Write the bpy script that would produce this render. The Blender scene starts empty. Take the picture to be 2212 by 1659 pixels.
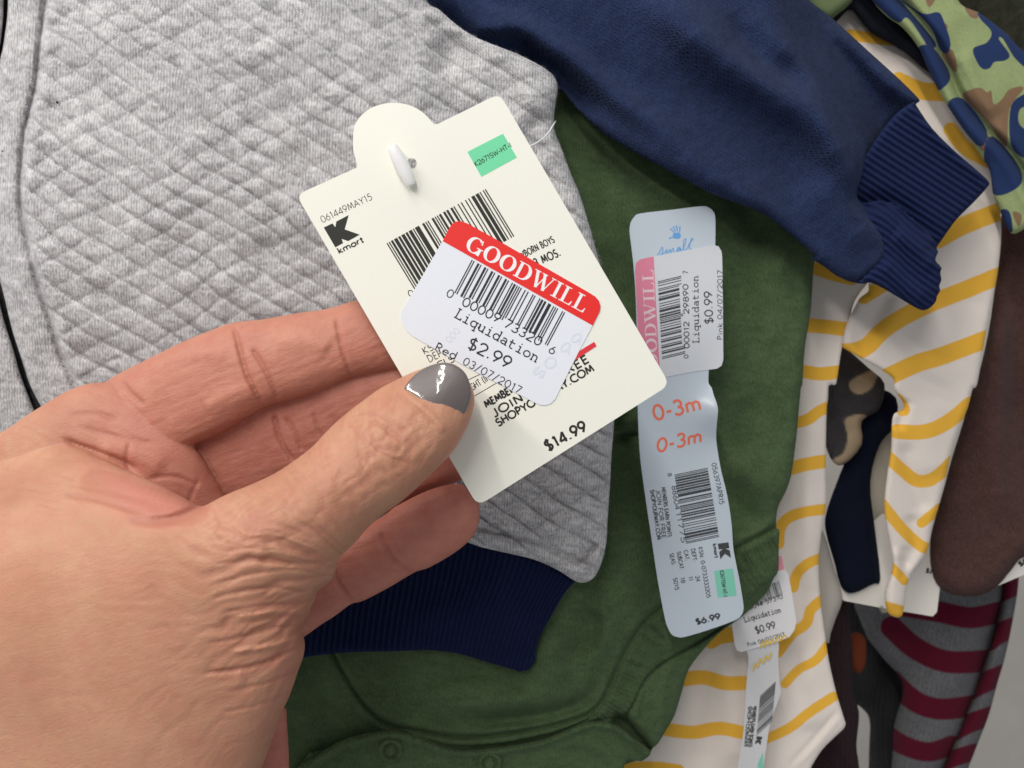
import bpy, math, random
import numpy as np

# ------------------------------------------------------------------ camera, light, exposure
SC = bpy.context.scene
COL = SC.collection
CAMD = 18.5                      # cm from the lens to the card held in the hand
cam_data = bpy.data.cameras.new('camera')
cam = bpy.data.objects.new('camera', cam_data)
COL.objects.link(cam)
cam.location = (0, 0, CAMD * .01)
cam_data.sensor_width = 36
cam_data.lens = 18.0 / (11.06 / CAMD)
cam_data.clip_start = .005
cam_data.clip_end = 20
cam_data.dof.use_dof = True
cam_data.dof.focus_distance = .197
cam_data.dof.aperture_fstop = 22
SC.camera = cam

world = bpy.data.worlds.new('World')
SC.world = world
world.use_nodes = True
world.node_tree.nodes['Background'].inputs[0].default_value = (.93, .96, 1.0, 1)
world.node_tree.nodes['Background'].inputs[1].default_value = .37

def lamp(name, loc, target, sx, sy, power, color):
    l = bpy.data.lights.new(name, 'AREA')
    l.shape = 'RECTANGLE'; l.size = sx; l.size_y = sy
    l.energy = power; l.color = color
    o = bpy.data.objects.new(name, l)
    COL.objects.link(o)
    from mathutils import Vector
    d = Vector(target) - Vector(loc)
    o.location = loc
    o.rotation_euler = d.to_track_quat('-Z', 'Y').to_euler()
    return o
# rows of ceiling tubes of the shop
lamp('ceiling_tube_near', (-.20, .62, .60), (0, 0, -.03), .045, .8, 4.7, (1, .97, .92))
lamp('ceiling_tube_far', (-.56, .50, .42), (0, 0, -.03), .045, .8, 4.1, (1, .97, .93))

SC.view_settings.view_transform = 'Standard'
SC.view_settings.look = 'None'
SC.view_settings.exposure = .12
SC.view_settings.gamma = 1
SC.view_settings.use_curve_mapping = False

# ------------------------------------------------------------------ coordinates
# plan units: 0.01 cm at the card's distance, x to the right, y down
def W(u, v, z):
    s = (CAMD - z) / CAMD
    return np.stack([(u - 1106) * 1e-4 * s, (829.5 - v) * 1e-4 * s, z * .01 + 0 * u], -1)
def A_(p): return np.array(p, float)
def q1(p): return A_(p) / 2
def q2(p): return A_(p) / 2 + (1106, 0)
def q3(p): return A_(p) / 2 + (0, 829.5)
def q4(p): return A_(p) / 2 + (1106, 829.5)
def za(p): return A_(p) * .2451 + (813.3, 406.6)
def zb(p): return A_(p) * .3064 + (813.3, 677.7)
def z1(p): return A_(p) * .3983 + (609.9, 189.8)
def z3(p): return A_(p) * .18383 + (643.8, 271.1)
def z7(p): return A_(p) * .337 + (813.3, 0)
def c4(p): return A_(p) * .3269 + (1491, 0)
def c5(p): return A_(p) * .3269 + (1491, 542)
def zg(p): return A_(p) * .3983 + (609.9, 1084.3)

def smooth_line(p, n=5, closed=False):
    p = A_(p); N = len(p); out = []
    rng = range(N if closed else N - 1)
    for i in rng:
        if closed: a, b, c, d = p[i - 1], p[i], p[(i + 1) % N], p[(i + 2) % N]
        else: a, b, c, d = p[max(i - 1, 0)], p[i], p[i + 1], p[min(i + 2, N - 1)]
        for k in range(n):
            t = k / n
            out.append(.5 * (2 * b + (c - a) * t + (2 * a - 5 * b + 4 * c - d) * t * t + (3 * b - a - 3 * c + d) * t ** 3))
    if not closed: out.append(p[-1])
    return np.array(out)

def seg_dist(P, line, closed=False, want_pt=False, want_s=False):
    L = A_(line)
    if closed: L = np.vstack([L, L[:1]])
    best = np.full(len(P), 1e18); pt = np.zeros_like(P); ss = np.zeros(len(P)); acc = 0
    for i in range(len(L) - 1):
        a = L[i]; d = L[i + 1] - a; l2 = d @ d
        if l2 < 1e-12: continue
        t = np.clip(((P - a) @ d) / l2, 0, 1)
        q = a + t[:, None] * d
        e = ((P - q) ** 2).sum(1)
        m = e < best
        best[m] = e[m]
        if want_pt: pt[m] = q[m]
        if want_s: ss[m] = acc + t[m] * math.sqrt(l2)
        acc += math.sqrt(l2)
    best = np.sqrt(best)
    if want_pt: return best, pt
    if want_s: return best, ss / max(acc, 1e-9)
    return best

def inside(P, rings):
    ins = np.zeros(len(P), bool)
    for L in rings:
        L = A_(L); M = np.roll(L, -1, 0)
        for a, b in zip(L, M):
            if a[1] == b[1]: continue
            c = ((a[1] > P[:, 1]) != (b[1] > P[:, 1]))
            if not c.any(): continue
            x = a[0] + (P[:, 1] - a[1]) * (b[0] - a[0]) / (b[1] - a[1])
            ins ^= c & (P[:, 0] < x)
    return ins

def ridge(P, line, w, amp, taper=.15, sm=True):
    """a fold: height amp, half width w, along a line, fading at both ends"""
    L = smooth_line(line, 5) if sm and len(line) > 2 else A_(line)
    lo = L.min(0) - 3 * w; hi = L.max(0) + 3 * w
    m = ((P >= lo) & (P <= hi)).all(1)
    out = np.zeros(len(P))
    if m.any():
        d, s = seg_dist(P[m], L, want_s=True)
        e = np.exp(-(d / w) ** 2)
        if taper > 0: e *= np.clip(np.minimum(s, 1 - s) / taper + .12, 0, 1)
        out[m] = amp * e
    return out

def lathe(name, u, v, z, prof, mat, parent, k=32):
    c = W(np.array([u]), np.array([v]), np.array([z]))[0]; V = []; F = []
    for r, h in prof:
        for q in range(k):
            a = 2 * math.pi * q / k
            V.append(c + np.array([math.cos(a) * r, math.sin(a) * r, h]) * .01)
    for i in range(len(prof) - 1):
        for q in range(k): F.append([i * k + q, i * k + (q + 1) % k, (i + 1) * k + (q + 1) % k, (i + 1) * k + q])
    V.append(c + np.array([0, 0, prof[-1][1] * .01])); t = len(V) - 1
    for q in range(k): F.append([(len(prof) - 1) * k + q, (len(prof) - 1) * k + (q + 1) % k, t])
    return mesh_obj(name, V, F, mat, True, None, parent)
class Noise:
    def __init__(s, seed): s.g = np.random.RandomState(seed).rand(257, 257)
    def __call__(s, x, y):
        xi = np.floor(x).astype(int); yi = np.floor(y).astype(int)
        fx = x - xi; fy = y - yi
        fx = fx * fx * (3 - 2 * fx); fy = fy * fy * (3 - 2 * fy)
        a = s.g[xi % 257, yi % 257]; b = s.g[(xi + 1) % 257, yi % 257]
        c = s.g[xi % 257, (yi + 1) % 257]; d = s.g[(xi + 1) % 257, (yi + 1) % 257]
        return (a * (1 - fx) + b * fx) * (1 - fy) + (c * (1 - fx) + d * fx) * fy - .5
NZ = [Noise(i) for i in range(8)]
def fbm(x, y, k=0, o=3):
    r = 0
    for i in range(o): r = r + NZ[(k + i) % 8](x * 2 ** i + 13 * i, y * 2 ** i + 7 * i) / 2 ** i
    return r

def tps(ctrl):
    """smooth surface through control points (x, y, z)"""
    c = A_(ctrl); X = c[:, :2] / 500; n = len(c)
    def K(a, b):
        r2 = ((a[:, None] - b[None]) ** 2).sum(-1) + 1e-9
        return r2 * np.log(r2) * .5
    M = np.zeros((n + 3, n + 3)); M[:n, :n] = K(X, X) + np.eye(n) * .01
    M[:n, n] = 1; M[:n, n + 1:] = X; M[n, :n] = 1; M[n + 1:, :n] = X.T
    w = np.linalg.solve(M, np.r_[c[:, 2], 0, 0, 0])
    def f(P):
        Y = P / 500
        return K(Y, X) @ w[:n] + w[n] + Y @ w[n + 1:]
    return f

# ------------------------------------------------------------------ mesh makers
def mesh_obj(name, verts, faces, mat, smooth=True, attrs=None, parent=None, origin=None):
    me = bpy.data.meshes.new(name)
    verts = np.asarray(verts, float)
    if origin is None:
        origin = verts.mean(0) if parent is None else np.zeros(3)
    if parent is not None: origin = np.array(parent_origin(parent))
    me.from_pydata((verts - origin).tolist(), [], faces)
    if attrs:
        for k, a in attrs.items():
            at = me.attributes.new(k, 'FLOAT', 'POINT')
            at.data.foreach_set('value', np.asarray(a, np.float32))
    if smooth is True: me.polygons.foreach_set('use_smooth', [True] * len(me.polygons))
    elif smooth is not False: me.polygons.foreach_set('use_smooth', smooth)
    me.materials.append(mat)
    me.update()
    o = bpy.data.objects.new(name, me)
    COL.objects.link(o)
    if parent is not None: o.parent = parent
    else: o.location = origin
    return o
def parent_origin(o):
    p = np.zeros(3)
    while o is not None:
        p = p + np.array(o.location); o = o.parent
    return p
def thing(name, label, cat, at, group=None):
    o = bpy.data.objects.new(name, None)
    o.empty_display_size = .01
    COL.objects.link(o)
    w = W(np.array([float(at[0])]), np.array([float(at[1])]), np.array([float(at[2])]))[0]
    o.location = w
    tag(o, label, cat, group)
    return o
def tag(o, label, cat, group=None):
    o['label'] = label; o['category'] = cat
    if group: o['group'] = group
    return o

def grid_for(rings, step):
    allp = np.vstack([A_(r) for r in rings])
    lo = allp.min(0) - 1.5 * step; hi = allp.max(0) + 1.5 * step
    nx = int((hi[0] - lo[0]) / step) + 2; ny = int((hi[1] - lo[1]) / step) + 2
    X, Y = np.meshgrid(lo[0] + np.arange(nx) * step, lo[1] + np.arange(ny) * step, indexing='ij')
    P = np.stack([X.ravel(), Y.ravel()], 1)
    ins = inside(P, rings)
    I = ins.reshape(nx, ny)
    cell = I[:-1, :-1] | I[1:, :-1] | I[:-1, 1:] | I[1:, 1:]
    idx = np.arange(nx * ny).reshape(nx, ny)
    ci, cj = np.nonzero(cell)
    quads = np.stack([idx[ci, cj], idx[ci, cj + 1], idx[ci + 1, cj + 1], idx[ci + 1, cj]], 1)
    used = np.zeros(nx * ny, bool); used[quads.ravel()] = True
    out = used & ~ins
    d = np.zeros(nx * ny)
    best = np.full(out.sum(), 1e18); pt = np.zeros((out.sum(), 2))
    for r in rings:
        dd, pp = seg_dist(P[out], r, True, True)
        m = dd < best; best[m] = dd[m]; pt[m] = pp[m]
    P[out] = pt
    di = used & ins
    bb = np.full(di.sum(), 1e18)
    for r in rings: bb = np.minimum(bb, seg_dist(P[di], r, True))
    d[di] = bb
    remap = -np.ones(nx * ny, int); remap[used] = np.arange(used.sum())
    return P[used], d[used], remap[quads], (used, nx, ny, lo)

def boundary_edges(quads):
    e = np.vstack([quads[:, [0, 1]], quads[:, [1, 2]], quads[:, [2, 3]], quads[:, [3, 0]]])
    key = np.sort(e, 1); k = key[:, 0] * 10 ** 7 + key[:, 1]
    u, inv, cnt = np.unique(k, return_inverse=True, return_counts=True)
    return e[cnt[inv] == 1]

def sheet(name, poly, zf, mat, step=5, roll=0, depth=0, thick=.12, parent=None, attrs=None,
          smooth_poly=4, hf=None, card=False, back=.6):
    """cloth or card cut to an outline: front, back and edge; roll rounds the edge over `roll` units by `depth` cm"""
    rings = poly if isinstance(poly, list) and len(np.shape(poly[0])) == 2 else [poly]
    rings = [smooth_line(r, smooth_poly, True) if smooth_poly else A_(r) for r in rings]
    P, d, Q, _ = grid_for(rings, step)
    z0 = zf(P) if callable(zf) else np.full(len(P), float(zf))
    z = z0.copy()
    if hf is not None: z = z + hf(P, d)
    zr = 0
    if roll:
        t = np.clip(d / roll, 0, 1)
        zr = depth * (1 - np.sqrt(np.clip(1 - (1 - t) ** 2, 0, 1)))
    zfr = z - zr
    zb_ = (z0 - thick - depth * (1 + back) + zr * back) if roll else z - thick
    zb_ = np.minimum(zb_, zfr - .004)
    V1 = W(P[:, 0], P[:, 1], zfr); V2 = W(P[:, 0], P[:, 1], zb_)
    n = len(P)
    be = boundary_edges(Q)
    faces = Q.tolist() + (Q[:, ::-1] + n).tolist()
    nf = len(faces)
    if card:
        ring = np.unique(be); m = {int(r): i for i, r in enumerate(ring)}
        V = np.vstack([V1, V2, V1[ring], V2[ring]])
        k = len(ring)
        faces += [[2 * n + m[a], 2 * n + k + m[a], 2 * n + k + m[b], 2 * n + m[b]] for a, b in be.tolist()][::1]
        src = np.r_[np.arange(n), np.arange(n), ring, ring]
    else:
        V = np.vstack([V1, V2])
        faces += [[a, a + n, b + n, b] for a, b in be.tolist()]
        src = np.r_[np.arange(n), np.arange(n)]
    at = None
    if attrs: at = {k: f(P)[src] for k, f in attrs.items()}
    return mesh_obj(name, V, faces, mat, True, at, parent)

def patch(name, poly, zf, mat, parent, eps=.004, sp=0, step=5):
    return sheet(name, A_(poly), lambda P: zf(P) + eps, mat, step=step, thick=.0015, parent=parent, card=True, smooth_poly=sp)
# flat print on a surface -------------------------------------------------
class Ink:
    def __init__(s, zf, eps=.0025): s.zf = zf; s.e = eps; s.V = []; s.F = []; s.n = 0; s.k = 0; s.cuts = []
    def poly(s, P, tri=None):
        P = A_(P); s.V.append(P); s.F.append((s.n, len(P), None)); s.n += len(P)
    def strip(s, L, R):
        L = A_(L); R = A_(R); n = len(L)
        s.V.append(np.vstack([L, R])); s.F.append((s.n, n, 'strip')); s.n += 2 * n
    def mark(s): s.cuts.append(len(s.F))
    def build(s, name, mat, parent, lift=.00006):
        if len(s.cuts) > 1:
            ends = [c for c in s.cuts if c > 0]
            if ends[-1] < len(s.F): ends.append(len(s.F))
            a = 0; res = None
            for b in ends:
                if b <= a: continue
                k = Ink(s.zf, s.e); o = s.F[a][0]
                k.V = s.V[a:b]; k.F = [(f[0] - o, f[1], f[2]) for f in s.F[a:b]]
                r = k.build(name, mat, parent, lift); res = res or r; a = b
            return res
        V = np.vstack(s.V); z = s.zf(V) + s.e
        faces = []; 
        for i, (o, n, kind) in enumerate(s.F):
            m = n if kind is None else 2 * n
            z[o:o + m] += (i % 24) * lift
            if kind is None: faces.append(list(range(o, o + n)))
            else: faces += [[o + j, o + j + 1, o + n + j + 1, o + n + j] for j in range(n - 1)]
        W3 = W(V[:, 0], V[:, 1], z)
        # all faces towards the viewer
        out = []
        for f in faces:
            a = W3[f]; c = np.cross(a[1] - a[0], a[2] - a[1])[2]
            x = a[:, 0]; y = a[:, 1]
            ar = (x * np.roll(y, -1) - np.roll(x, -1) * y).sum()
            out.append(f if ar > 0 else f[::-1])
        return mesh_obj(name, W3, out, mat, False, None, parent)
    def ribbon(s, pts, w):
        p = A_(pts); n = len(p)
        w = np.broadcast_to(np.asarray(w, float), (n,))
        if n > 2:
            d = np.diff(p, axis=0); d /= np.linalg.norm(d, axis=1)[:, None] + 1e-12
            for i in range(1, n - 1):
                if d[i - 1] @ d[i] < -.1:          # a sharp corner: two strokes meeting
                    e0 = p[:i + 1].copy(); e1 = p[i:].copy()
                    s.ribbon(e0, w[:i + 1]); s.ribbon(e1, w[i:]); return
        w = w / 2
        t = np.zeros_like(p)
        d = np.diff(p, axis=0); d /= np.linalg.norm(d, axis=1)[:, None] + 1e-12
        t[0] = d[0]; t[-1] = d[-1]
        nn = np.zeros_like(p); sc = np.ones(n)
        for i in range(1, n - 1):
            v = d[i - 1] + d[i]; l = np.linalg.norm(v)
            t[i] = v / l if l > .3 else d[i]
            sc[i] = min(1.8, 2 / max(l, .8)) if l > .3 else 1
        if np.linalg.norm(p[0] - p[-1]) < 1e-6:
            v = d[0] + d[-1]; t[0] = t[-1] = v / (np.linalg.norm(v) + 1e-9)
        nn = np.stack([-t[:, 1], t[:, 0]], 1) * (w * sc)[:, None]
        s.strip(p + nn, p - nn)

def arc(cx, cy, rx, ry, a0, a1, n=12):
    a = np.radians(np.linspace(a0, a1, n))
    return np.stack([cx + rx * np.cos(a), cy + ry * np.sin(a)], 1).tolist()
def O_(cx, cy, rx, ry, n=20): return arc(cx, cy, rx, ry, 90, 450, n)
# light geometric letters as single strokes; cap height 1, y up
G = {
 '0': (.62, [O_(.31, .5, .27, .5)]), '1': (.42, [[(.1, .82), (.26, 1), (.26, 0)]]),
 '2': (.6, [arc(.3, .72, .25, .28, 170, -35, 12) + [(.05, 0), (.56, 0)]]),
 '3': (.6, [arc(.28, .75, .22, .25, 150, -90, 12), arc(.28, .27, .25, .27, 90, -150, 12)]),
 '4': (.64, [[(.48, 0), (.48, 1), (.03, .25), (.62, .25)]]),
 '5': (.6, [[(.5, 1), (.18, 1), (.12, .55)] + arc(.27, .32, .27, .32, 110, -140, 12)]),
 '6': (.6, [[(.42, 1), (.09, .45)], O_(.3, .3, .25, .3)]),
 '7': (.58, [[(.04, 1), (.54, 1), (.18, 0)]]),
 '8': (.6, [O_(.3, .75, .2, .25), O_(.3, .27, .25, .27)]),
 '9': (.6, [[(.2, 0), (.52, .56)], O_(.3, .7, .25, .3)]),
 '$': (.62, [arc(.31, .73, .22, .22, 40, 270, 12) + arc(.31, .27, .24, .24, 90, -140, 12), [(.31, 1.13), (.31, -.13)]]),
 '.': (.26, [[(.13, 0), (.13, .13)]]), ',': (.26, [[(.15, .1), (.08, -.15)]]),
 '/': (.5, [[(.02, -.1), (.46, 1.08)]]), '-': (.4, [[(.06, .38), (.34, .38)]]),
 ':': (.26, [[(.13, 0), (.13, .12)], [(.13, .5), (.13, .62)]]), '(': (.32, [arc(.42, .45, .34, .7, 125, 235, 8)]),
 ' ': (.35, []),
 'A': (.74, [[(.02, 0), (.37, 1), (.72, 0)], [(.15, .34), (.59, .34)]]),
 'B': (.62, [[(.1, 0), (.1, 1), (.3, 1)] + arc(.3, .77, .2, .23, 90, -90, 8) + [(.1, .54)], [(.3, .54)] + arc(.32, .27, .24, .27, 90, -90, 8) + [(.1, 0)]]),
 'C': (.8, [arc(.5, .5, .44, .5, 50, 310, 18)]),
 'D': (.74, [[(.1, 0), (.1, 1), (.25, 1)] + arc(.25, .5, .43, .5, 90, -90, 14) + [(.1, 0)]]),
 'E': (.55, [[(.5, 1), (.1, 1), (.1, 0), (.5, 0)], [(.1, .53), (.46, .53)]]),
 'F': (.52, [[(.5, 1), (.1, 1), (.1, 0)], [(.1, .52), (.44, .52)]]),
 'G': (.86, [arc(.5, .5, .44, .5, 50, 352, 20) + [(.93, .45), (.55, .45)]]),
 'H': (.72, [[(.1, 0), (.1, 1)], [(.62, 0), (.62, 1)], [(.1, .53), (.62, .53)]]),
 'I': (.24, [[(.12, 0), (.12, 1)]]),
 'J': (.44, [[(.34, 1), (.34, .22)] + arc(.16, .2, .18, .22, 0, -140, 8)]),
 'K': (.62, [[(.1, 0), (.1, 1)], [(.54, 1), (.12, .5), (.6, 0)]]),
 'L': (.5, [[(.1, 1), (.1, 0), (.48, 0)]]),
 'M': (.88, [[(.06, 0), (.18, 1), (.44, .15), (.7, 1), (.82, 0)]]),
 'N': (.74, [[(.1, 0), (.1, 1), (.64, 0), (.64, 1)]]),
 'O': (.92, [O_(.46, .5, .41, .5, 24)]),
 'P': (.58, [[(.1, 0), (.1, 1), (.28, 1)] + arc(.28, .74, .24, .26, 90, -90, 10) + [(.1, .48)]]),
 'R': (.62, [[(.1, 0), (.1, 1), (.28, 1)] + arc(.28, .74, .24, .26, 90, -90, 10) + [(.1, .48)], [(.28, .48), (.58, 0)]]),
 'S': (.58, [arc(.29, .75, .21, .25, 35, 270, 10) + arc(.29, .26, .24, .26, 88, -150, 10)]),
 'T': (.56, [[(.02, 1), (.54, 1)], [(.28, 1), (.28, 0)]]),
 'U': (.7, [[(.1, 1), (.1, .3)] + arc(.35, .26, .25, .28, 180, 360, 10) + [(.6, 1)]]),
 'V': (.68, [[(.02, 1), (.34, 0), (.66, 1)]]),
 'W': (.98, [[(.02, 1), (.26, 0), (.49, .85), (.72, 0), (.96, 1)]]),
 'Y': (.66, [[(.02, 1), (.33, .48), (.64, 1)], [(.33, .48), (.33, 0)]]),
 'a': (.62, [O_(.3, .31, .25, .31), [(.55, .62), (.55, 0)]]),
 'd': (.62, [O_(.3, .31, .25, .31), [(.55, 1.02), (.55, 0)]]),
 'e': (.6, [[(.05, .32), (.54, .32)] + arc(.3, .31, .25, .31, 5, 315, 14)]),
 'i': (.26, [[(.13, .62), (.13, 0)], [(.13, .84), (.13, .95)]]),
 'k': (.54, [[(.1, 1.02), (.1, 0)], [(.46, .62), (.12, .32), (.5, 0)]]),
 'l': (.24, [[(.12, 1.02), (.12, 0)]]),
 'm': (.92, [[(.1, 0), (.1, .62)], [(.1, .4)] + arc(.28, .42, .18, .2, 180, 0, 8) + [(.46, 0)], [(.46, .4)] + arc(.64, .42, .18, .2, 180, 0, 8) + [(.82, 0)]]),
 'n': (.56, [[(.1, 0), (.1, .62)], [(.1, .38)] + arc(.28, .4, .19, .22, 180, 0, 8) + [(.47, 0)]]),
 'o': (.6, [O_(.3, .31, .25, .31)]), 'q': (.62, [O_(.3, .31, .25, .31), [(.55, .62), (.55, -.3)]]),
 'r': (.38, [[(.1, 0), (.1, .62)], [(.1, .38)] + arc(.28, .38, .18, .24, 180, 75, 6)]),
 't': (.38, [[(.2, .9), (.2, 0), (.34, 0)], [(.04, .62), (.36, .62)]]),
 'u': (.56, [[(.1, .62), (.1, .24)] + arc(.28, .22, .18, .22, 180, 360, 8) + [(.46, .62)], [(.46, .62), (.46, 0)]]),
}
# typewriter forms with slab serifs, advance fixed at .72
GM = dict(G)
def _s(x0, x1, y): return [(x0, y), (x1, y)]
GM.update({
 'L': (.72, [[(.2, 1), (.2, 0), (.64, 0), (.64, .22)], _s(.06, .36, 1), _s(.06, .25, 0)]),
 'i': (.72, [[(.2, .62), (.37, .62), (.37, 0)], _s(.12, .62, 0), [(.36, .86), (.36, .98)]]),
 'q': (.72, [O_(.34, .33, .25, .3), [(.68, .62), (.58, .62), (.58, -.3)], _s(.42, .7, -.3)]),
 'u': (.72, [[(.04, .62), (.15, .62), (.15, .22)] + arc(.34, .22, .19, .2, 180, 350, 8), [(.44, .62), (.56, .62), (.56, 0), (.68, 0)]]),
 'd': (.72, [O_(.33, .31, .25, .3), [(.44, 1), (.57, 1), (.57, 0), (.69, 0)]]),
 'a': (.72, [arc(.34, .45, .2, .17, 150, 20, 7) + [(.55, .42), (.55, 0), (.68, 0)], O_(.33, .18, .22, .17, 14)]),
 't': (.72, [[(.24, .9), (.24, .12)] + arc(.4, .14, .16, .14, 180, 320, 6), _s(.08, .56, .6)]),
 'o': (.72, [O_(.36, .31, .27, .31)]),
 'n': (.72, [[(.04, .6), (.17, .6), (.17, 0)], [(.17, .4)] + arc(.36, .4, .19, .2, 170, 0, 7) + [(.55, 0)], _s(.06, .28, 0), _s(.46, .68, 0)]),
})
def text(ink, s, p0, p1, h, w, mono=False, glyphs=None, up=None, track=.08, slant=0):
    w = w * 1.18
    """letters along the line p0-p1, exactly as long as that line, cap height h, stroke w"""
    p0 = A_(p0); p1 = A_(p1); g_ = glyphs or (GM if mono else G)
    adv = [(.72 if mono else g_[c][0] + track) for c in s]
    tot = sum(adv); x = p1 - p0; L = np.linalg.norm(x); ex = x / L
    ey = A_(up) / np.linalg.norm(up) if up is not None else np.array([ex[1], -ex[0]])
    sx = L / tot; cur = 0
    for c, a in zip(s, adv):
        off = (.72 - g_[c][0]) / 2 if mono else track / 2
        for st in g_[c][1]:
            q = A_(st); X = (cur + off + q[:, 0] + slant * q[:, 1]) * sx
            ink.ribbon(p0 + X[:, None] * ex + (q[:, 1] * h)[:, None] * ey, w)
        cur += a
    ink.mark()

def serif_text(ink, s, p0, p1, h):
    """bold-and-hairline roman capitals"""
    def ring(cx, rx, a0, a1, n=26):
        a = np.radians(np.linspace(a0, a1, n)); p = np.stack([cx + rx * np.cos(a), .5 + .47 * np.sin(a)], 1)
        return p, .045 + .17 * np.abs(np.cos(a)) ** 1.3
    def serif(x0, x1, y): return (A_([(x0, y), (x1, y)]), np.array([.05, .05]))
    g = {'O': (.92, [ring(.46, .33, 90, 450)]),
         'G': (.96, [ring(.47, .34, 48, 322), (A_([(.78, .0), (.78, .42)]), .17 + np.zeros(2)), serif(.6, .95, .42), (A_([(.74, .98), (.76, .7)]), np.array([.03, .09]))]),
         'D': (.9, [(A_([(.2, 0), (.2, 1)]), .17 + np.zeros(2)), serif(.03, .45, .02), serif(.03, .45, .98),
                    (lambda a: (np.stack([.42 + .34 * np.cos(a), .5 + .48 * np.sin(a)], 1), .05 + .16 * np.cos(a) ** 1.5))(np.radians(np.linspace(88, -88, 18)))]),
         'W': (1.22, [(A_([(.16, 1), (.42, 0)]), .17 + np.zeros(2)), (A_([(.42, .0), (.62, .8)]), .06 + np.zeros(2)), (A_([(.56, 1), (.82, 0)]), .17 + np.zeros(2)),
                      (A_([(.82, 0), (1.08, 1)]), .06 + np.zeros(2)), serif(.0, .34, .98), serif(.42, .72, .98), serif(.95, 1.2, .98)]),
         'I': (.46, [(A_([(.23, 0), (.23, 1)]), .17 + np.zeros(2)), serif(.05, .41, .02), serif(.05, .41, .98)]),
         'L': (.76, [(A_([(.22, 0), (.22, 1)]), .17 + np.zeros(2)), serif(.04, .42, .98), serif(.04, .68, .02), (A_([(.64, .02), (.7, .3)]), np.array([.12, .03]))])}
    p0 = A_(p0); p1 = A_(p1); tot = sum(g[c][0] for c in s)
    x = p1 - p0; L = np.linalg.norm(x); ex = x / L; ey = np.array([ex[1], -ex[0]]); sx = L / tot; cur = 0
    for c in s:
        for q, w in g[c][1]:
            ink.ribbon(p0 + ((cur + q[:, 0]) * sx)[:, None] * ex + (q[:, 1] * h)[:, None] * ey, w * (sx * .55 + h * .45))
        cur += g[c][0]

UL = ['0001101', '0011001', '0010011', '0111101', '0100011', '0110001', '0101111', '0111011', '0110111', '0001011']
def barcode(ink, code, a, b, c, guard=1.0, fade=0):
    """twelve digit bars; a-b is the edge the bars start from, c the bar vector"""
    bits = '101' + ''.join(UL[int(x)] for x in code[:6]) + '01010' + ''.join(''.join('10'[int(y)] for y in UL[int(x)]) for x in code[6:]) + '101'
    a = A_(a); b = A_(b); c = A_(c); i = 0; n = len(bits)
    while i < n:
        if bits[i] == '1':
            j = i
            while j < n and bits[j] == '1': j += 1
            s0 = (i - .02) / n; s1 = (j + .02) / n
            L = guard if (i < 10 or 44 < i < 50 or i > 84) else 1
            k = 7
            ts = np.linspace(0, L, k)[:, None]
            ink.strip(a + (b - a) * s0 + c * ts, a + (b - a) * s1 + c * ts)
            i = j
        else: i += 1

# ------------------------------------------------------------------ materials
def new_mat(name):
    m = bpy.data.materials.new(name); m.use_nodes = True
    nt = m.node_tree; b = nt.nodes['Principled BSDF']
    return m, nt, b
def N(nt, t, **kw):
    n = nt.nodes.new(t)
    for k, v in kw.items():
        if k.startswith('_'): setattr(n, k[1:], v)
        else:
            n.inputs[k.replace('_', ' ')].default_value = v
    return n
def math_(nt, op, a, b=None, c=None):
    n = nt.nodes.new('ShaderNodeMath'); n.operation = op
    for i, x in enumerate((a, b, c)):
        if x is None: continue
        if hasattr(x, 'is_output') or isinstance(x, bpy.types.NodeSocket): nt.links.new(x, n.inputs[i])
        else: n.inputs[i].default_value = x
    return n.outputs[0]
def mixc(nt, f, a, b):
    n = nt.nodes.new('ShaderNodeMix'); n.data_type = 'RGBA'
    for s, x in ((n.inputs[0], f), (n.inputs[6], a), (n.inputs[7], b)):
        if isinstance(x, bpy.types.NodeSocket): nt.links.new(x, s)
        else: s.default_value = x if isinstance(x, (int, float)) else tuple(x) + (1,) * (4 - len(x))
    return n.outputs[2]
def coords(nt, ang=0, scale=(1, 1, 1)):
    """position on the cloth in centimetres, turned by ang"""
    tc = nt.nodes.new('ShaderNodeTexCoord'); mp = nt.nodes.new('ShaderNodeMapping')
    mp.vector_type = 'TEXTURE' if False else 'POINT'
    mp.inputs['Rotation'].default_value = (0, 0, math.radians(ang))
    mp.inputs['Scale'].default_value = (100, 100, 100)
    nt.links.new(tc.outputs['Object'], mp.inputs[0])
    m2 = nt.nodes.new('ShaderNodeMapping'); m2.inputs['Scale'].default_value = scale
    nt.links.new(mp.outputs[0], m2.inputs[0])
    return m2.outputs[0]
def noise(nt, vec, scale, detail=3, rough=.55, dist=0):
    n = nt.nodes.new('ShaderNodeTexNoise')
    n.inputs['Scale'].default_value = scale; n.inputs['Detail'].default_value = detail
    n.inputs['Roughness'].default_value = rough; n.inputs['Distortion'].default_value = dist
    nt.links.new(vec, n.inputs['Vector'])
    return n.outputs[0]
def ramp(nt, x, a, b):
    n = nt.nodes.new('ShaderNodeMapRange'); nt.links.new(x, n.inputs[0])
    n.inputs[1].default_value = a; n.inputs[2].default_value = b
    return n.outputs[0]
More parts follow.
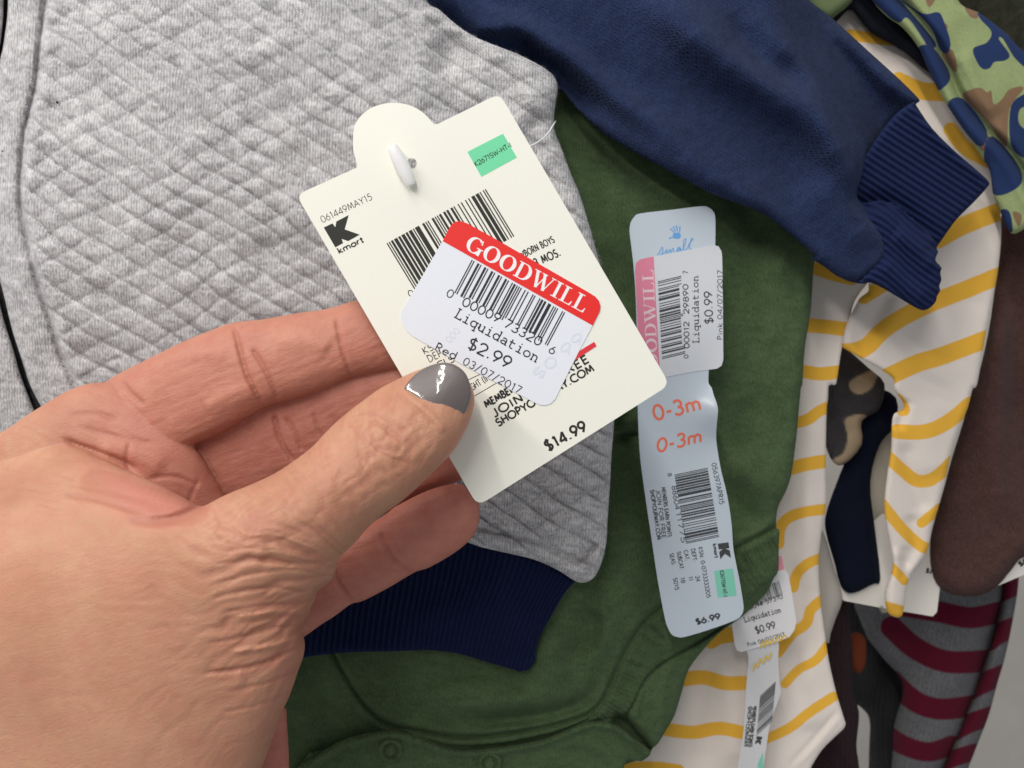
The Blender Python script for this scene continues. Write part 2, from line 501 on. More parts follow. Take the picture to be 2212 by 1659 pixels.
def knit_height(nt, ang, pitch, row):
    """columns of little V stitches; returns a 0..1 height"""
    v = coords(nt, ang)
    wob = noise(nt, v, 2.5, 2)
    sep = nt.nodes.new('ShaderNodeSeparateXYZ'); nt.links.new(v, sep.inputs[0])
    x = math_(nt, 'ADD', math_(nt, 'DIVIDE', sep.outputs[0], pitch), math_(nt, 'MULTIPLY', wob, .9))
    f = math_(nt, 'ABSOLUTE', math_(nt, 'SUBTRACT', math_(nt, 'FRACT', x), .5))
    y = math_(nt, 'ADD', math_(nt, 'DIVIDE', sep.outputs[1], row), math_(nt, 'MULTIPLY', f, 1.7))
    s = math_(nt, 'MULTIPLY', math_(nt, 'SINE', math_(nt, 'MULTIPLY', y, 6.2832)), .5)
    col = math_(nt, 'SINE', math_(nt, 'MULTIPLY', x, 6.2832 * 1))
    return math_(nt, 'ADD', s, math_(nt, 'MULTIPLY', col, .28))
def bump(nt, b, h, strength, dist):
    n = nt.nodes.new('ShaderNodeBump'); n.inputs['Strength'].default_value = strength
    n.inputs['Distance'].default_value = dist
    nt.links.new(h, n.inputs['Height']); nt.links.new(n.outputs[0], b.inputs['Normal'])
    return n

def cloth_mat(name, c1, c2, ang=0, pitch=.06, row=.05, bstr=.5, heather=.5, fuzz=.3, colornode=None, knit_dark=.25, streak=0):
    m, nt, b = new_mat(name)
    k = knit_height(nt, ang, pitch, row)
    v = coords(nt, ang, (1, .45, 1))
    n1 = noise(nt, v, 22, 3, .7)          # fibres
    n2 = noise(nt, coords(nt, ang), 1.6, 4, .6)
    f = math_(nt, 'ADD', math_(nt, 'MULTIPLY', math_(nt, 'SUBTRACT', n1, .5), 2.6 * heather), math_(nt, 'MULTIPLY', math_(nt, 'SUBTRACT', n2, .5), .9 * heather))
    f = math_(nt, 'ADD', math_(nt, 'ADD', f, .5), math_(nt, 'MULTIPLY', k, knit_dark))
    if streak:
        n3 = noise(nt, coords(nt, ang, (1, 2.2, 1)), 2.6, 4, .65)
        f = math_(nt, 'ADD', f, math_(nt, 'MULTIPLY', math_(nt, 'SUBTRACT', n3, .5), streak))
    f.node.use_clamp = True
    col = mixc(nt, f, c1, c2)
    if colornode: col = colornode(nt, col)
    nt.links.new(col, b.inputs['Base Color'])
    b.inputs['Roughness'].default_value = .95
    b.inputs['Specular IOR Level'].default_value = .05
    b.inputs['Sheen Weight'].default_value = fuzz * .12
    b.inputs['Sheen Roughness'].default_value = .5
    h = math_(nt, 'ADD', math_(nt, 'MULTIPLY', k, 1.0), math_(nt, 'MULTIPLY', n1, 1.0))
    bump(nt, b, h, bstr, .0005)
    return m
def attr(nt, name):
    a = nt.nodes.new('ShaderNodeAttribute'); a.attribute_name = name
    return a.outputs['Fac']
def edge01(nt, a, w=2.0):
    """1 inside a printed shape (a < 0), 0 outside"""
    return ramp(nt, a, w, -w)
def plain(name, col, rough=.6, spec=.3, coat=0):
    m, nt, b = new_mat(name)
    b.inputs['Base Color'].default_value = tuple(col) + (1,)
    b.inputs['Roughness'].default_value = rough
    b.inputs['Specular IOR Level'].default_value = spec
    b.inputs['Coat Weight'].default_value = coat
    return m
def paper(name, col, rough=.55, var=.03, coat=0, streak=0):
    m, nt, b = new_mat(name)
    v = coords(nt)
    n = noise(nt, v, 9, 5, .7); n2 = noise(nt, v, .35, 2)
    f = math_(nt, 'ADD', math_(nt, 'MULTIPLY', n, .6), math_(nt, 'MULTIPLY', n2, .4))
    c = mixc(nt, f, tuple(x * (1 - var * 2.2) for x in col), tuple(min(1, x * (1 + var)) for x in col))
    nt.links.new(c, b.inputs['Base Color'])
    b.inputs['Roughness'].default_value = rough
    b.inputs['Specular IOR Level'].default_value = .35
    b.inputs['Coat Weight'].default_value = coat; b.inputs['Coat Roughness'].default_value = .25
    bump(nt, b, noise(nt, v, 40, 4, .7), .12, .0002)
    return m
def ink_mat(name, col, worn=.0, scale=60, under=(.8, .8, .8)):
    m, nt, b = new_mat(name)
    v = coords(nt)
    if worn:
        f = ramp(nt, noise(nt, v, scale, 3, .7), .62 - worn * .1, .72)
        nt.links.new(mixc(nt, f, col, under), b.inputs['Base Color'])
    else: b.inputs['Base Color'].default_value = tuple(col) + (1,)
    b.inputs['Roughness'].default_value = .5
    b.inputs['Specular IOR Level'].default_value = .3
    return m

M_grey = cloth_mat('grey_heather_jersey', (.25, .245, .25), (.83, .81, .82), 3, .070, .058, .5, .75, .3, knit_dark=.45, streak=1.3)
M_navyrib = cloth_mat('navy_rib', (.006, .010, .036), (.018, .026, .080), 0, .06, .05, .35, .4, .1)
M_navy = cloth_mat('navy_fleece_knit', (.010, .016, .044), (.039, .058, .138), -31, .055, .075, .5, .5, .25, knit_dark=.5, streak=.7)
M_navycuff = cloth_mat('navy_cuff_rib', (.008, .013, .046), (.022, .034, .105), 40, .07, .05, .35, .4, .15)
M_green = cloth_mat('olive_green_jersey', (.036, .060, .027), (.118, .178, .085), 3, .06, .052, .4, .45, .3, knit_dark=.45, streak=.7)
M_brown = cloth_mat('brown_fleece', (.044, .021, .018), (.118, .064, .056), 0, .04, .04, .5, .6, .4, knit_dark=.02)

# ------------------------------------------------------------------ setting
def big_plane(name, z, mat, x0, x1, y0, y1):
    V = [(x0, y0, z), (x1, y0, z), (x1, y1, z), (x0, y1, z)]
    o = mesh_obj(name, V, [[0, 1, 2, 3]], mat, False)
    o['kind'] = 'structure'
    return o
def floor_mat():
    m, nt, b = new_mat('shop_floor')
    v = coords(nt)
    c = mixc(nt, noise(nt, v, .12, 4, .6), (.36, .33, .29), (.55, .51, .46))
    nt.links.new(c, b.inputs['Base Color']); b.inputs['Roughness'].default_value = .35
    return m
big_plane('floor', -.62, floor_mat(), -2.5, 2.5, -2.5, 2.5)

# ------------------------------------------------------------------ grey quilted sweatshirt
gz = tps([(0, 0, -2.6), (500, 0, -2.5), (1000, 0, -3.0), (0, 500, -2.8), (600, 450, -2.7), (1100, 400, -3.1), (0, 900, -3.5),
          (700, 900, -3.6), (1300, 900, -4.0), (1000, 1200, -4.1), (300, 1200, -4.2), (1300, 1250, -4.3), (-300, 400, -3.2)])
seam = q1([(195, -200), (195, 0), (185, 80), (170, 200), (155, 350), (120, 500), (100, 600), (90, 720), (85, 830), (95, 930), (120, 1050), (150, 1180),
           (180, 1280), (220, 1400), (260, 1530), (310, 1640), (370, 1800), (450, 2000)])
hem_top = A_([(960, 1120), (1030, 1143), (1106, 1160), (1156, 1172), (1206, 1196), (1240, 1214), (1262, 1208), (1285, 1180)])
def quilt(P, d):
    u, v = P[:, 0], P[:, 1]
    w1 = fbm(u / 170, v / 170, 0, 2) * 22 + 3 * NZ[6](u / 30, v / 30); w2 = fbm(u / 170, v / 170, 3, 2) * 24 + 5 * NZ[7](u / 26, v / 26)
    def fam(ang, sp, w):
        a = math.radians(ang)
        return np.abs(np.sin(math.pi * ((v * math.cos(a) - u * math.sin(a)) + w) / sp))
    f1 = fam(34, 44, w1); f2 = fam(-29, 50, w2)
    on = np.clip((seam_side(P) - 4) / 14, 0, 1)
    body = (seam_side(P) > 0)
    f1 = .45 * (f1 + .02) ** .62 + .55 * (1 - np.exp(-(f1 / .24) ** 2)); f2 = .6 * (f2 + .02) ** .62 + .4 * (1 - np.exp(-(f2 / .2) ** 2))
    top = .72 + .28 * np.clip(v / 500, 0, 1) + .6 * np.clip((v - 750) / 150, 0, 1)
    h = (.092 * f1 + .026 * f2 + .030 * f1 * f2) * (.9 + .5 * fbm(u / 80, v / 80, 1, 2)) * (.25 + .75 * body * on) * top
    h += .10 * fbm(u / 110, v / 60, 2, 2)
    ds = seg_dist(P, smooth_line(seam, 3))
    h -= .16 * np.exp(-(ds / 6) ** 2) - .05 * np.exp(-((ds - 24) / 16) ** 2)
    for L, w, a in GREY_FOLDS: h += ridge(P, L, w, a)
    dh = seg_dist(P, smooth_line(hem_top, 4))
    below = P[:, 1] > np.interp(P[:, 0], hem_top[:, 0], hem_top[:, 1])
    h += np.where(below, -1, 0) * 0 - .20 * np.exp(-(dh / 5) ** 2) + .07 * np.exp(-((dh - 18) / 12) ** 2) * below
    return h
def seam_side(P):
    s = smooth_line(seam, 3)
    return P[:, 0] - np.interp(P[:, 1], s[:, 1], s[:, 0])
GREY_FOLDS = [([(1000, 60), (960, 160), (1010, 260), (1090, 330)], 40, -.28), ([(980, 20), (1080, 110), (1150, 190), (1165, 260)], 34, .3),
              ([(1180, 200), (1150, 300), (1200, 420), (1240, 560)], 30, -.12), ([(1200, 900), (1240, 1050), (1250, 1160)], 50, .16),
              ([(1060, 120), (1040, 200), (1100, 290), (1160, 400)], 26, .10)]
grey = thing('quilted_sweatshirt', 'light heather grey quilted baby sweatshirt with a navy ribbed hem, behind the hand', 'sweatshirt', (600, 500, -3.5))
body_poly = np.vstack([A_([(24, -180), (17, 0), (14, 45), (6, 100), (-6, 160), (-20, 280), (-22, 450), (-5, 580), (10, 645), (27, 715), (48, 780), (66, 835), (98, 900), (130, 1000),
    (300, 1120), (700, 1130), (960, 1160), (1040, 1182)]), q4([(0, 735), (100, 760), (200, 805), (270, 850), (310, 858), (350, 840), (380, 790), (405, 700), (412, 600), (420, 480), (425, 400), (430, 300), (440, 170)]),
    A_([(1332, 820), (1326, 700), (1312, 640), (1300, 590), (1285, 530)]), z7([(1350, 1400), (1300, 1240), (1240, 1100), (1190, 960), (1140, 830), (1140, 720), (1155, 620), (1160, 540), (1120, 470), (1030, 410),
    (900, 345), (760, 290), (640, 240), (520, 165), (400, 60), (320, 0), (260, -300)])])
b_ = sheet('body', body_poly, gz, M_grey, step=4, roll=26, depth=.32, thick=.25, parent=grey, hf=quilt, smooth_poly=3)
def panel_h(P, d): return .06 * fbm(P[:, 0] / 60, P[:, 1] / 50, 2, 3)
sheet('zip_panel', [(-300, -180), (9, -180), (8, 0), (5, 60), (-6, 120), (-40, 180), (-50, 500), (-16, 600), (8, 690), (30, 760), (46, 815), (80, 900), (130, 1010), (-300, 1010)],
      lambda P: gz(P) - .05, M_grey, step=6, roll=16, depth=.25, thick=.25, parent=grey, hf=panel_h)
M_tape = cloth_mat('dark_tape', (.03, .03, .032), (.12, .12, .125), 0, .08, .05, .8, .4, .1)
sheet('zip_tape', [(-40, -180), (40, -180), (30, 100), (-10, 250), (-10, 500), (40, 700), (100, 850), (150, 1000), (50, 1000), (-30, 800), (-70, 500), (-60, 200)],
      lambda P: gz(P) - .5, M_tape, step=10, thick=.08, parent=grey, hf=lambda P, d: .04 * np.sin(P[:, 1] / 3.))
# navy rib hem under it
rib_poly = np.vstack([A_([(-300, 1120), (300, 1110), (700, 1120), (950, 1150)]), q4([(0, 700), (100, 730), (200, 780), (262, 838), (275, 850), (230, 900), (200, 950), (160, 1020), (120, 1090), (103, 1150), (96, 1200), (70, 1235), (30, 1241), (0, 1232)]),
                      q3([(2100, 1200), (1980, 1165), (1850, 1150), (1700, 1155), (1500, 1160), (1320, 1180), (1000, 1230), (400, 1260), (-600, 1260)])])
def rib_h(P, d):
    # ribs run from the seam to the free edge, leaning with the right side
    u, v = P[:, 0], P[:, 1]
    lean = np.interp(u, [500, 900, 1150, 1240], [.06, .12, .38, .75])
    x = u + lean * (v - 1180) * np.clip((v - 1080) / 200, .3, 1.2)
    hh = .08 * np.sin(2 * math.pi * x / 13.5) 
    hh += .12 * fbm(u / 120, v / 200, 5, 2)
    return hh
sheet('rib_hem', rib_poly, lambda P: gz(P) - .42, M_navyrib, step=3.2, roll=12, depth=.12, thick=.18, parent=grey, hf=rib_h, smooth_poly=3)
# fibres standing off the fuzzy right edge and loose fluff
def fuzz(name, line, zf, n, length, mat, parent, seed=1, rad=.0022):
    R = np.random.RandomState(seed); L = smooth_line(line, 6); V = []; F = []
    seg = np.linalg.norm(np.diff(L, axis=0), axis=1); cum = np.r_[0, np.cumsum(seg)]
    for i in range(n):
        s = R.rand() * cum[-1]; k = min(np.searchsorted(cum, s) - 1, len(L) - 2); k = max(k, 0)
        t = (s - cum[k]) / (seg[k] + 1e-9); p = L[k] * (1 - t) + L[k + 1] * t
        d = (L[k + 1] - L[k]) / seg[k]; nrm = np.array([-d[1], d[0]]) * (-1)
        ln = length * (.3 + R.rand() ** 2); a = R.normal(0, .8)
        dirv = nrm * math.cos(a) + d * math.sin(a)
        pts = [p - nrm * 6 + dirv * ln * q + d * R.normal(0, 1.2) * q * 3 for q in (0, .4, .75, 1)]
        z = zf(np.array(pts)) - .12 + R.normal(0, .05)
        r0 = rad * 100
        base = len(V) * 1
        W3 = W(np.array(pts)[:, 0], np.array(pts)[:, 1], z)
        for j, c in enumerate(W3):
            r = rad * .01 * (1 - j / 4.5)
            for ang in (0, 2.094, 4.189):
                V.append(c + np.array([math.cos(ang) * r, math.sin(ang) * r, 0.3 * r * math.cos(ang)]))
        for j in range(3):
            for q in range(3):
                F.append([base + j * 3 + q, base + j * 3 + (q + 1) % 3, base + j * 3 + 3 + (q + 1) % 3, base + j * 3 + 3 + q])
    o = mesh_obj(name, V, F, mat, True, None, parent); o['kind'] = 'stuff'
    return o
edge_line = z7([(320, 0), (400, 60), (520, 165), (640, 240), (760, 290), (900, 345), (1030, 410), (1120, 470), (1160, 540), (1155, 620), (1140, 720), (1140, 830), (1190, 960), (1240, 1100), (1300, 1240), (1350, 1400), (1400, 1560), (1450, 1700)])
M_fluff = plain('fluff', (.55, .55, .55), .9, .1)
fuzz('fuzz', edge_line, lambda P: gz(P) - .2, 900, 9, M_fluff, grey, 3)
fz = fuzz('fuzz', q4([(440, 170), (430, 300), (425, 400), (420, 480), (412, 600), (405, 700), (380, 790), (350, 840)]), lambda P: gz(P) - .2, 400, 8, M_fluff, grey, 4)

M_lint = plain('dark_lint', (.03, .03, .03), .9, .1)
for u, v, r in ((124, 221, 3.2), (597, 455, 2.6), (592, 537, 2.4), (6, 327, 2.4)):
    q_ = A_([(u, v)]); lathe('lint', u, v, float(gz(q_)[0] + quilt(q_, None)[0]) - .01, [(r * .01, 0), (r * .008, r * .008)], M_lint, grey, 7)
# ------------------------------------------------------------------ navy sweatshirt (sleeve and cuff)
nz = tps([(950, -50, -4.3), (1200, 100, -4.3), (1500, 50, -3.9), (1750, 0, -4.6), (1500, 350, -4.1), (1750, 300, -4.6), (1950, 200, -5.1), (1750, 520, -4.6), (1950, 600, -5.0), (2120, 400, -5.6), (1250, 220, -4.7)])
navy = thing('navy_sweatshirt', 'plain navy blue fleece sleeve lying across the green bodysuit, ribbed cuff at its end', 'sweatshirt', (1500, 250, -5))
NAVY_FOLDS = [(z7([(320, -20), (520, 60), (700, 130), (950, 190), (1100, 280), (1300, 420), (1500, 590), (1700, 740), (1850, 830), (2000, 940)]), 30, .26),
              (z7([(850, 190), (920, 270), (1020, 360), (1150, 460), (1300, 600), (1450, 740)]), 22, -.34),
              (z7([(600, 180), (760, 190), (860, 190)]), 18, .1),
              (q2([(560, -60), (640, 20), (760, 120), (900, 240), (1060, 340), (1180, 420), (1300, 500), (1400, 640), (1480, 800), (1560, 920)]), 52, .50),
              (q2([(620, 250), (800, 420), (1000, 570), (1200, 720), (1350, 850)]), 60, -.14),
              (q2([(940, 60), (1020, 200), (1120, 300), (1260, 360)]), 26, -.12),
              (q2([(1000, 40), (1100, 160), (1220, 260)]), 30, .14),
              (q2([(1330, 60), (1480, 210), (1640, 370), (1740, 450)]), 26, .22),
              (q2([(1250, 760), (1400, 920), (1560, 1080)]), 40, .14), (q2([(500, 520), (760, 690), (1000, 840), (1200, 980)]), 30, .10)]
cuff_line = q2([(1745, 470), (1730, 500), (1660, 545), (1600, 620), (1540, 700), (1500, 790), (1490, 850), (1520, 890), (1580, 950), (1630, 1010), (1648, 1080), (1620, 1150), (1560, 1200), (1530, 1225)])
def navy_h(P, d):
    h = np.zeros(len(P))
    for L, w, a in NAVY_FOLDS: h += ridge(P, L, w, a * 1.9, .25)
    # the sleeve folds away to the right of its long crest
    cr = smooth_line(q2([(1130, -200), (1150, 0), (1200, 160), (1290, 300), (1370, 470), (1440, 640), (1500, 800), (1560, 900)]), 4)
    sx = P[:, 0] - np.interp(P[:, 1], cr[:, 1], cr[:, 0])
    ss = lambda x: np.clip(x, 0, 1) ** 2 * (3 - 2 * np.clip(x, 0, 1))
    fade = ss((470 - P[:, 1]) / 90)
    h += fade * (-1.7 * ss((sx + 8) / 112) + 1.0 * ss((sx - 105) / 120) + .16 * np.exp(-((sx + 18) / 24) ** 2))
    dc = seg_dist(P, smooth_line(cuff_line, 4))
    h -= .25 * np.exp(-(dc / 14) ** 2)
    a = math.radians(30); x = -P[:, 0] * math.sin(a) + P[:, 1] * math.cos(a)
    x = x + 10 * fbm(P[:, 0] / 200, P[:, 1] / 200, 2, 2)
    h += .016 * np.sin(x * 2 * math.pi / 8.0)
    return h + .08 * fbm(P[:, 0] / 90, P[:, 1] / 90, 4, 2)
shell = np.vstack([A_([(800, -250), (1650, -250)]), c4([(640, -120), (780, 0), (860, 60), (960, 140), (1060, 230), (1180, 340), (1280, 430), (1400, 540), (1500, 640), (1515, 670), (1490, 690)]), cuff_line[1:],
    c5([(1060, 205), (960, 160), (880, 100), (800, 50)]), q2([(1310, 1110), (1200, 1010), (1080, 920), (950, 870), (850, 830), (700, 750), (550, 670), (400, 580), (280, 470), (200, 380)]), A_([(1140, 190), (1000, 110), (880, 20)])])
sheet('sleeve', shell, nz, M_navy, step=3.6, roll=30, depth=.4, thick=.35, parent=navy, hf=navy_h, smooth_poly=3)
cuff_poly = np.vstack([q2([(1735, 440), (1650, 500), (1560, 620), (1490, 740), (1450, 860), (1500, 940), (1590, 1030), (1600, 1100), (1560, 1150), (1500, 1215)]), c5([(1130, 215), (1190, 208), (1280, 250), (1380, 310), (1480, 370), (1540, 392), (1590, 372), (1625, 330), (1630, 300),
    (1652, 262), (1645, 230), (1660, 190), (1652, 140), (1660, 110), (1620, 60), (1640, 0)]), c4([(1620, 1650), (1680, 1560), (1760, 1450), (1880, 1330), (1960, 1240), (1972, 1200), (1900, 1130), (1750, 1000), (1600, 850), (1490, 690)])])
axis = smooth_line(q2([(1500, 300), (1560, 500), (1560, 800)]), 3)
def cuff_h(P, d):
    # upper part and lower (turned) part with ribs in their own directions
    s1 = smooth_line(q2([(1500, 880), (1640, 880), (1800, 1010), (1830, 1060)]), 4)
    low = P[:, 1] > np.interp(P[:, 0], s1[:, 0], s1[:, 1])
    a1 = math.radians(33); a2 = math.radians(34)
    x1 = -P[:, 0] * math.sin(a1) + P[:, 1] * math.cos(a1)
    x2 = x1 + 14 * np.exp(-((P[:, 0] - 1910) / 50) ** 2)
    x = np.where(low, x2, x1)
    h = .055 * np.sin(2 * math.pi * x / 13.5)
    ds = seg_dist(P, s1)
    h += -.30 * np.exp(-(ds / 22) ** 2) + np.where(low, .25, -.10)
    h += ridge(P, q2([(1770, 510), (1850, 600), (1960, 700), (2040, 780)]), 14, .14)
    h += ridge(P, q2([(1650, 1000), (1760, 1080), (1830, 1160)]), 18, .18)
    h += ridge(P, q2([(1600, 1130), (1700, 1230), (1790, 1300)]), 18, .16)
    return h
sheet('cuff', cuff_poly, lambda P: nz(P) - .22, M_navycuff, step=3.2, roll=14, depth=.18, thick=.3, parent=navy, hf=cuff_h, smooth_poly=3)
fuzz('fuzz', np.vstack([c4([(780, 0), (960, 140), (1180, 340), (1400, 540), (1515, 670)])]), lambda P: nz(P) - .2, 160, 5, plain('navy_fluff', (.08, .1, .2), .9, .1), navy, 6, .0015)

# ------------------------------------------------------------------ green bodysuit
grz = tps([(1200, 200, -6.0), (1700, 500, -6.2), (1500, 700, -5.7), (1300, 900, -6.0), (1720, 900, -6.4), (1600, 1200, -6.3), (1250, 1300, -5.4), (900, 1400, -5.5), (650, 1500, -5.9), (1100, 1560, -5.6), (1400, 1500, -6.3), (1500, 1450, -6.8)])
green = thing('green_bodysuit', 'olive green baby bodysuit with rib bindings and snaps, hanging behind the grey one', 'bodysuit', (1200, 1000, -6))
arc1 = np.vstack([q4([(1150, 600), (1100, 640), (975, 705), (860, 790), (760, 880), (650, 960), (560, 1040), (490, 1150), (440, 1260), (400, 1350), (340, 1420), (200, 1470), (0, 1510)]), q3([(1980, 1530), (1800, 1500), (1720, 1490), (1640, 1450), (1560, 1370), (1500, 1280), (1440, 1170), (1400, 1050)])])
arc1b = q4([(1150, 800), (1080, 870), (1000, 960), (860, 1080), (700, 1180), (600, 1250), (560, 1330), (520, 1420), (470, 1470)])
flap_top = np.vstack([q4([(600, 1590), (540, 1540), (480, 1492), (400, 1458), (300, 1468), (150, 1530), (0, 1562)]), q3([(2100, 1575), (1980, 1580), (1860, 1545), (1760, 1505), (1640, 1500), (1500, 1530), (1400, 1580), (1300, 1640)])])
GREEN_FOLDS = [(q2([(860, 700), (1000, 900), (1060, 1060), (1100, 1300)]), 40, -.22), (q2([(1020, 1040), (1130, 1150), (1230, 1180)]), 34, .16),
    (q4([(440, 240), (500, 228), (560, 225)]), 8, -.14), (q4([(450, 180), (520, 150), (580, 160)]), 16, .12),
    (q4([(950, 300), (1050, 400), (1120, 500)]), 30, .14), (q4([(900, 420), (1000, 560), (1060, 640)]), 26, -.12),
    (q4([(980, 60), (1020, 200), (1040, 320)]), 34, -.12), (q4([(450, 560), (520, 700), (470, 900), (380, 1080)]), 50, .22),
    (q4([(330, 900), (300, 1100), (240, 1250)]), 34, -.16), (q4([(200, 1000), (150, 1200), (60, 1330)]), 40, .2),
    (zg([(1000, 1180), (1300, 1170), (1600, 1100), (1750, 950)]), 18, -.16), (zg([(800, 1120), (1200, 1080), (1500, 1040)]), 26, .18),
    (zg([(1550, 900), (1700, 800), (1760, 650)]), 26, .16), (zg([(600, 1080), (900, 1010), (1250, 990)]), 20, .10), (zg([(1640, 560), (1700, 700), (1650, 850)]), 18, -.12)]
def green_h(P, d):
    h = .30 * fbm(P[:, 0] / 150, P[:, 1] / 150, 1, 3)
    for L, w, a in GREEN_FOLDS: h += ridge(P, L, w, a * 2.0, .3)
    h -= .17 * np.exp(-(seg_dist(P, smooth_line(arc1, 4)) / 4) ** 2)
    h += .07 * np.exp(-((seg_dist(P, smooth_line(arc1, 4)) - 13) / 9) ** 2)
    h += ridge(P, q4([(430, 1440), (490, 1470), (560, 1545), (600, 1590)]), 15, -.7, .1)
    # ribbing of the leg band
    db, s = seg_dist(P, smooth_line(arc1, 4), want_s=True)
    band = np.clip((60 - db) / 14, 0, 1) * (P[:, 0] > 1260)
    below = P[:, 1] > np.interp(P[:, 0], *np.array(sorted(arc1.tolist())).T)
    h += band * below * .03 * np.sin(s * 2 * math.pi * 190)
    return h
green_poly = np.vstack([A_([(1120, 150), (1700, 300)]), q2([(1330, 1060), (1310, 1110), (1300, 1200), (1290, 1350), (1265, 1500), (1255, 1659)]), q4([(1250, 0), (1240, 100), (1232, 200), (1220, 300), (1205, 400), (1180, 470), (1150, 530), (1141, 600), (1150, 700), (1150, 800), (1130, 840), (1100, 900),
    (1000, 1000), (900, 1070), (830, 1140), (760, 1230), (730, 1330), (700, 1430), (660, 1500), (610, 1570), (560, 1620), (300, 1720)]), A_([(1000, 1860), (450, 1860), (450, 1300), (900, 1200)])])
sheet('body', green_poly, grz, M_green, step=4.2, roll=22, depth=.3, thick=.3, parent=green, hf=green_h, smooth_poly=3)
band_poly = q4([(1152, 625), (1100, 655), (985, 722), (870, 806), (770, 896), (660, 976), (570, 1056), (502, 1160), (452, 1268), (410, 1362), (352, 1432), (280, 1462), (330, 1462), (400, 1450), (452, 1440), (500, 1420), (545, 1350), (580, 1275), (650, 1210), (780, 1130), (900, 1050), (1000, 960), (1085, 870), (1130, 838), (1151, 800), (1152, 700)])
rib_line = smooth_line(arc1, 4)
sheet('leg_binding', band_poly, lambda P: grz(P) + .06, M_green, step=3, roll=9, depth=.12, thick=.12, parent=green, smooth_poly=3,
      hf=lambda P, d: green_h(P, d) * .8 + .024 * np.sin(seg_dist(P, rib_line, want_s=True)[1] * 2 * math.pi * 150) + .02 * np.sin(P[:, 1] * 0))
fold_poly = q4([(560, 1300), (640, 1215), (770, 1140), (900, 1062), (960, 1030), (900, 1072), (832, 1142), (764, 1232), (733, 1332), (702, 1432), (662, 1502), (616, 1568), (575, 1545), (520, 1480), (500, 1430), (530, 1370)])
sheet('leg_fold', fold_poly, lambda P: grz(P) + .20, M_green, step=4, roll=16, depth=.22, thick=.15, parent=green, smooth_poly=3,
      hf=lambda P, d: .5 * green_h(P, d) + ridge(P, q4([(575, 1320), (560, 1400), (545, 1470)]), 4, -.10) + ridge(P, q4([(700, 1200), (660, 1300), (640, 1440)]), 12, .10))
# corded binding and the snap flap lapping over the body
def cord_h(P, d):
    dd, s = seg_dist(P, smooth_line(flap_top, 4), want_s=True)
    return .22 * np.exp(-((dd - 9) / 7) ** 2) + .05 * np.exp(-(dd / 26) ** 2) * np.sin(s * 2 * math.pi * 150) + .10 * fbm(P[:, 0] / 120, P[:, 1] / 90, 5, 2) \
        + sum(ridge(P, zg(L), 12, a) for L, a in [([(1500, 1350), (1650, 1370), (1760, 1420)], -.07), ([(1560, 1300), (1700, 1330), (1790, 1400)], .06), ([(1450, 1400), (1600, 1420), (1700, 1470)], .05)])
flap_poly = np.vstack([flap_top, A_([(560, 1860), (1350, 1860)]), q4([(480, 1659), (560, 1630)])])
sheet('snap_flap', flap_poly, lambda P: grz(P) + .34, M_green, step=4, roll=10, depth=.16, thick=.2, parent=green, hf=cord_h, smooth_poly=3)
cord2 = np.vstack([q4([(330, 1440), (200, 1488), (0, 1530)]), q3([(2100, 1545), (1960, 1548), (1850, 1525), (1740, 1492)])])
def tube(name, line, zf, r, mat, parent, ridge_n=0, k=8, taper=True):
    L = smooth_line(line, 8) if len(line) > 2 else A_(line)
    z = zf(L) if callable(zf) else np.asarray(zf)
    C = W(L[:, 0], L[:, 1], z); V = []; F = []
    n = len(C)
    for i in range(n):
        t = C[min(i + 1, n - 1)] - C[max(i - 1, 0)]; t /= np.linalg.norm(t)
        a = np.cross(t, (0, 0, 1.)); a /= np.linalg.norm(a); b = np.cross(a, t)
        rr = r * .01 * (1 if not taper else min(1, .25 + 3 * min(i, n - 1 - i) / n)) * (1 + (.12 * math.sin(i * 2.1) if ridge_n else 0))
        for q in range(k):
            an = 2 * math.pi * q / k
            V.append(C[i] + (a * math.cos(an) + b * math.sin(an)) * rr)
    for i in range(n - 1):
        for q in range(k):
            F.append([i * k + q, i * k + (q + 1) % k, (i + 1) * k + (q + 1) % k, (i + 1) * k + q])
    F.append(list(range(k))[::-1]); F.append([(n - 1) * k + q for q in range(k)])
    return mesh_obj(name, V, F, mat, True, None, parent)
tube('binding_cord', cord2, lambda P: grz(P) + .10, .085, M_green, green, 1)
for u, v in ((845, 1618), (1058, 1646)):
    q_ = A_([(u, v)]); zz = float(grz(q_)[0] + cord_h(q_, None)[0]) + .42
    lathe('snap', u, v, zz - .06, [(.37, -.05), (.35, .06), (.30, .17), (.25, .17), (.20, .05), (.15, .06), (.12, .18), (.05, .21)], M_green, green)

# ------------------------------------------------------------------ white and yellow striped shirt
STR_B = [([(1310, 1160), (1400, 1190), (1470, 1205)], 55, q2), ([(1270, 1403), (1380, 1415), (1460, 1425)], 62, q2), ([(1245, 1602), (1330, 1615), (1410, 1607)], 58, q2),
    ([(1225, 168), (1280, 152), (1320, 122), (1365, 100)], 50, q4), ([(1195, 368), (1280, 345), (1365, 333)], 58, q4), ([(1152, 690), (1160, 620), (1200, 575), (1270, 552), (1365, 540)], 48, q4),
    ([(1215, 880), (1232, 820), (1280, 775), (1340, 750)], 45, q4), ([(1150, 1160), (1210, 1080), (1270, 1035), (1292, 975), (1345, 928)], 46, q4), ([(1180, 1295), (1240, 1232), (1310, 1195), (1362, 1130)], 40, q4),
    ([(860, 1110), (900, 1090), (970, 1080)], 68, q4), ([(730, 1278), (830, 1268), (920, 1292), (1030, 1290)], 62, q4), ([(650, 1490), (780, 1505), (900, 1488), (1030, 1515)], 58, q4),
    ([(1095, 1535), (1200, 1485), (1290, 1415), (1390, 1350)], 44, q4), ([(450, 1662), (600, 1655), (720, 1668)], 50, q4)]
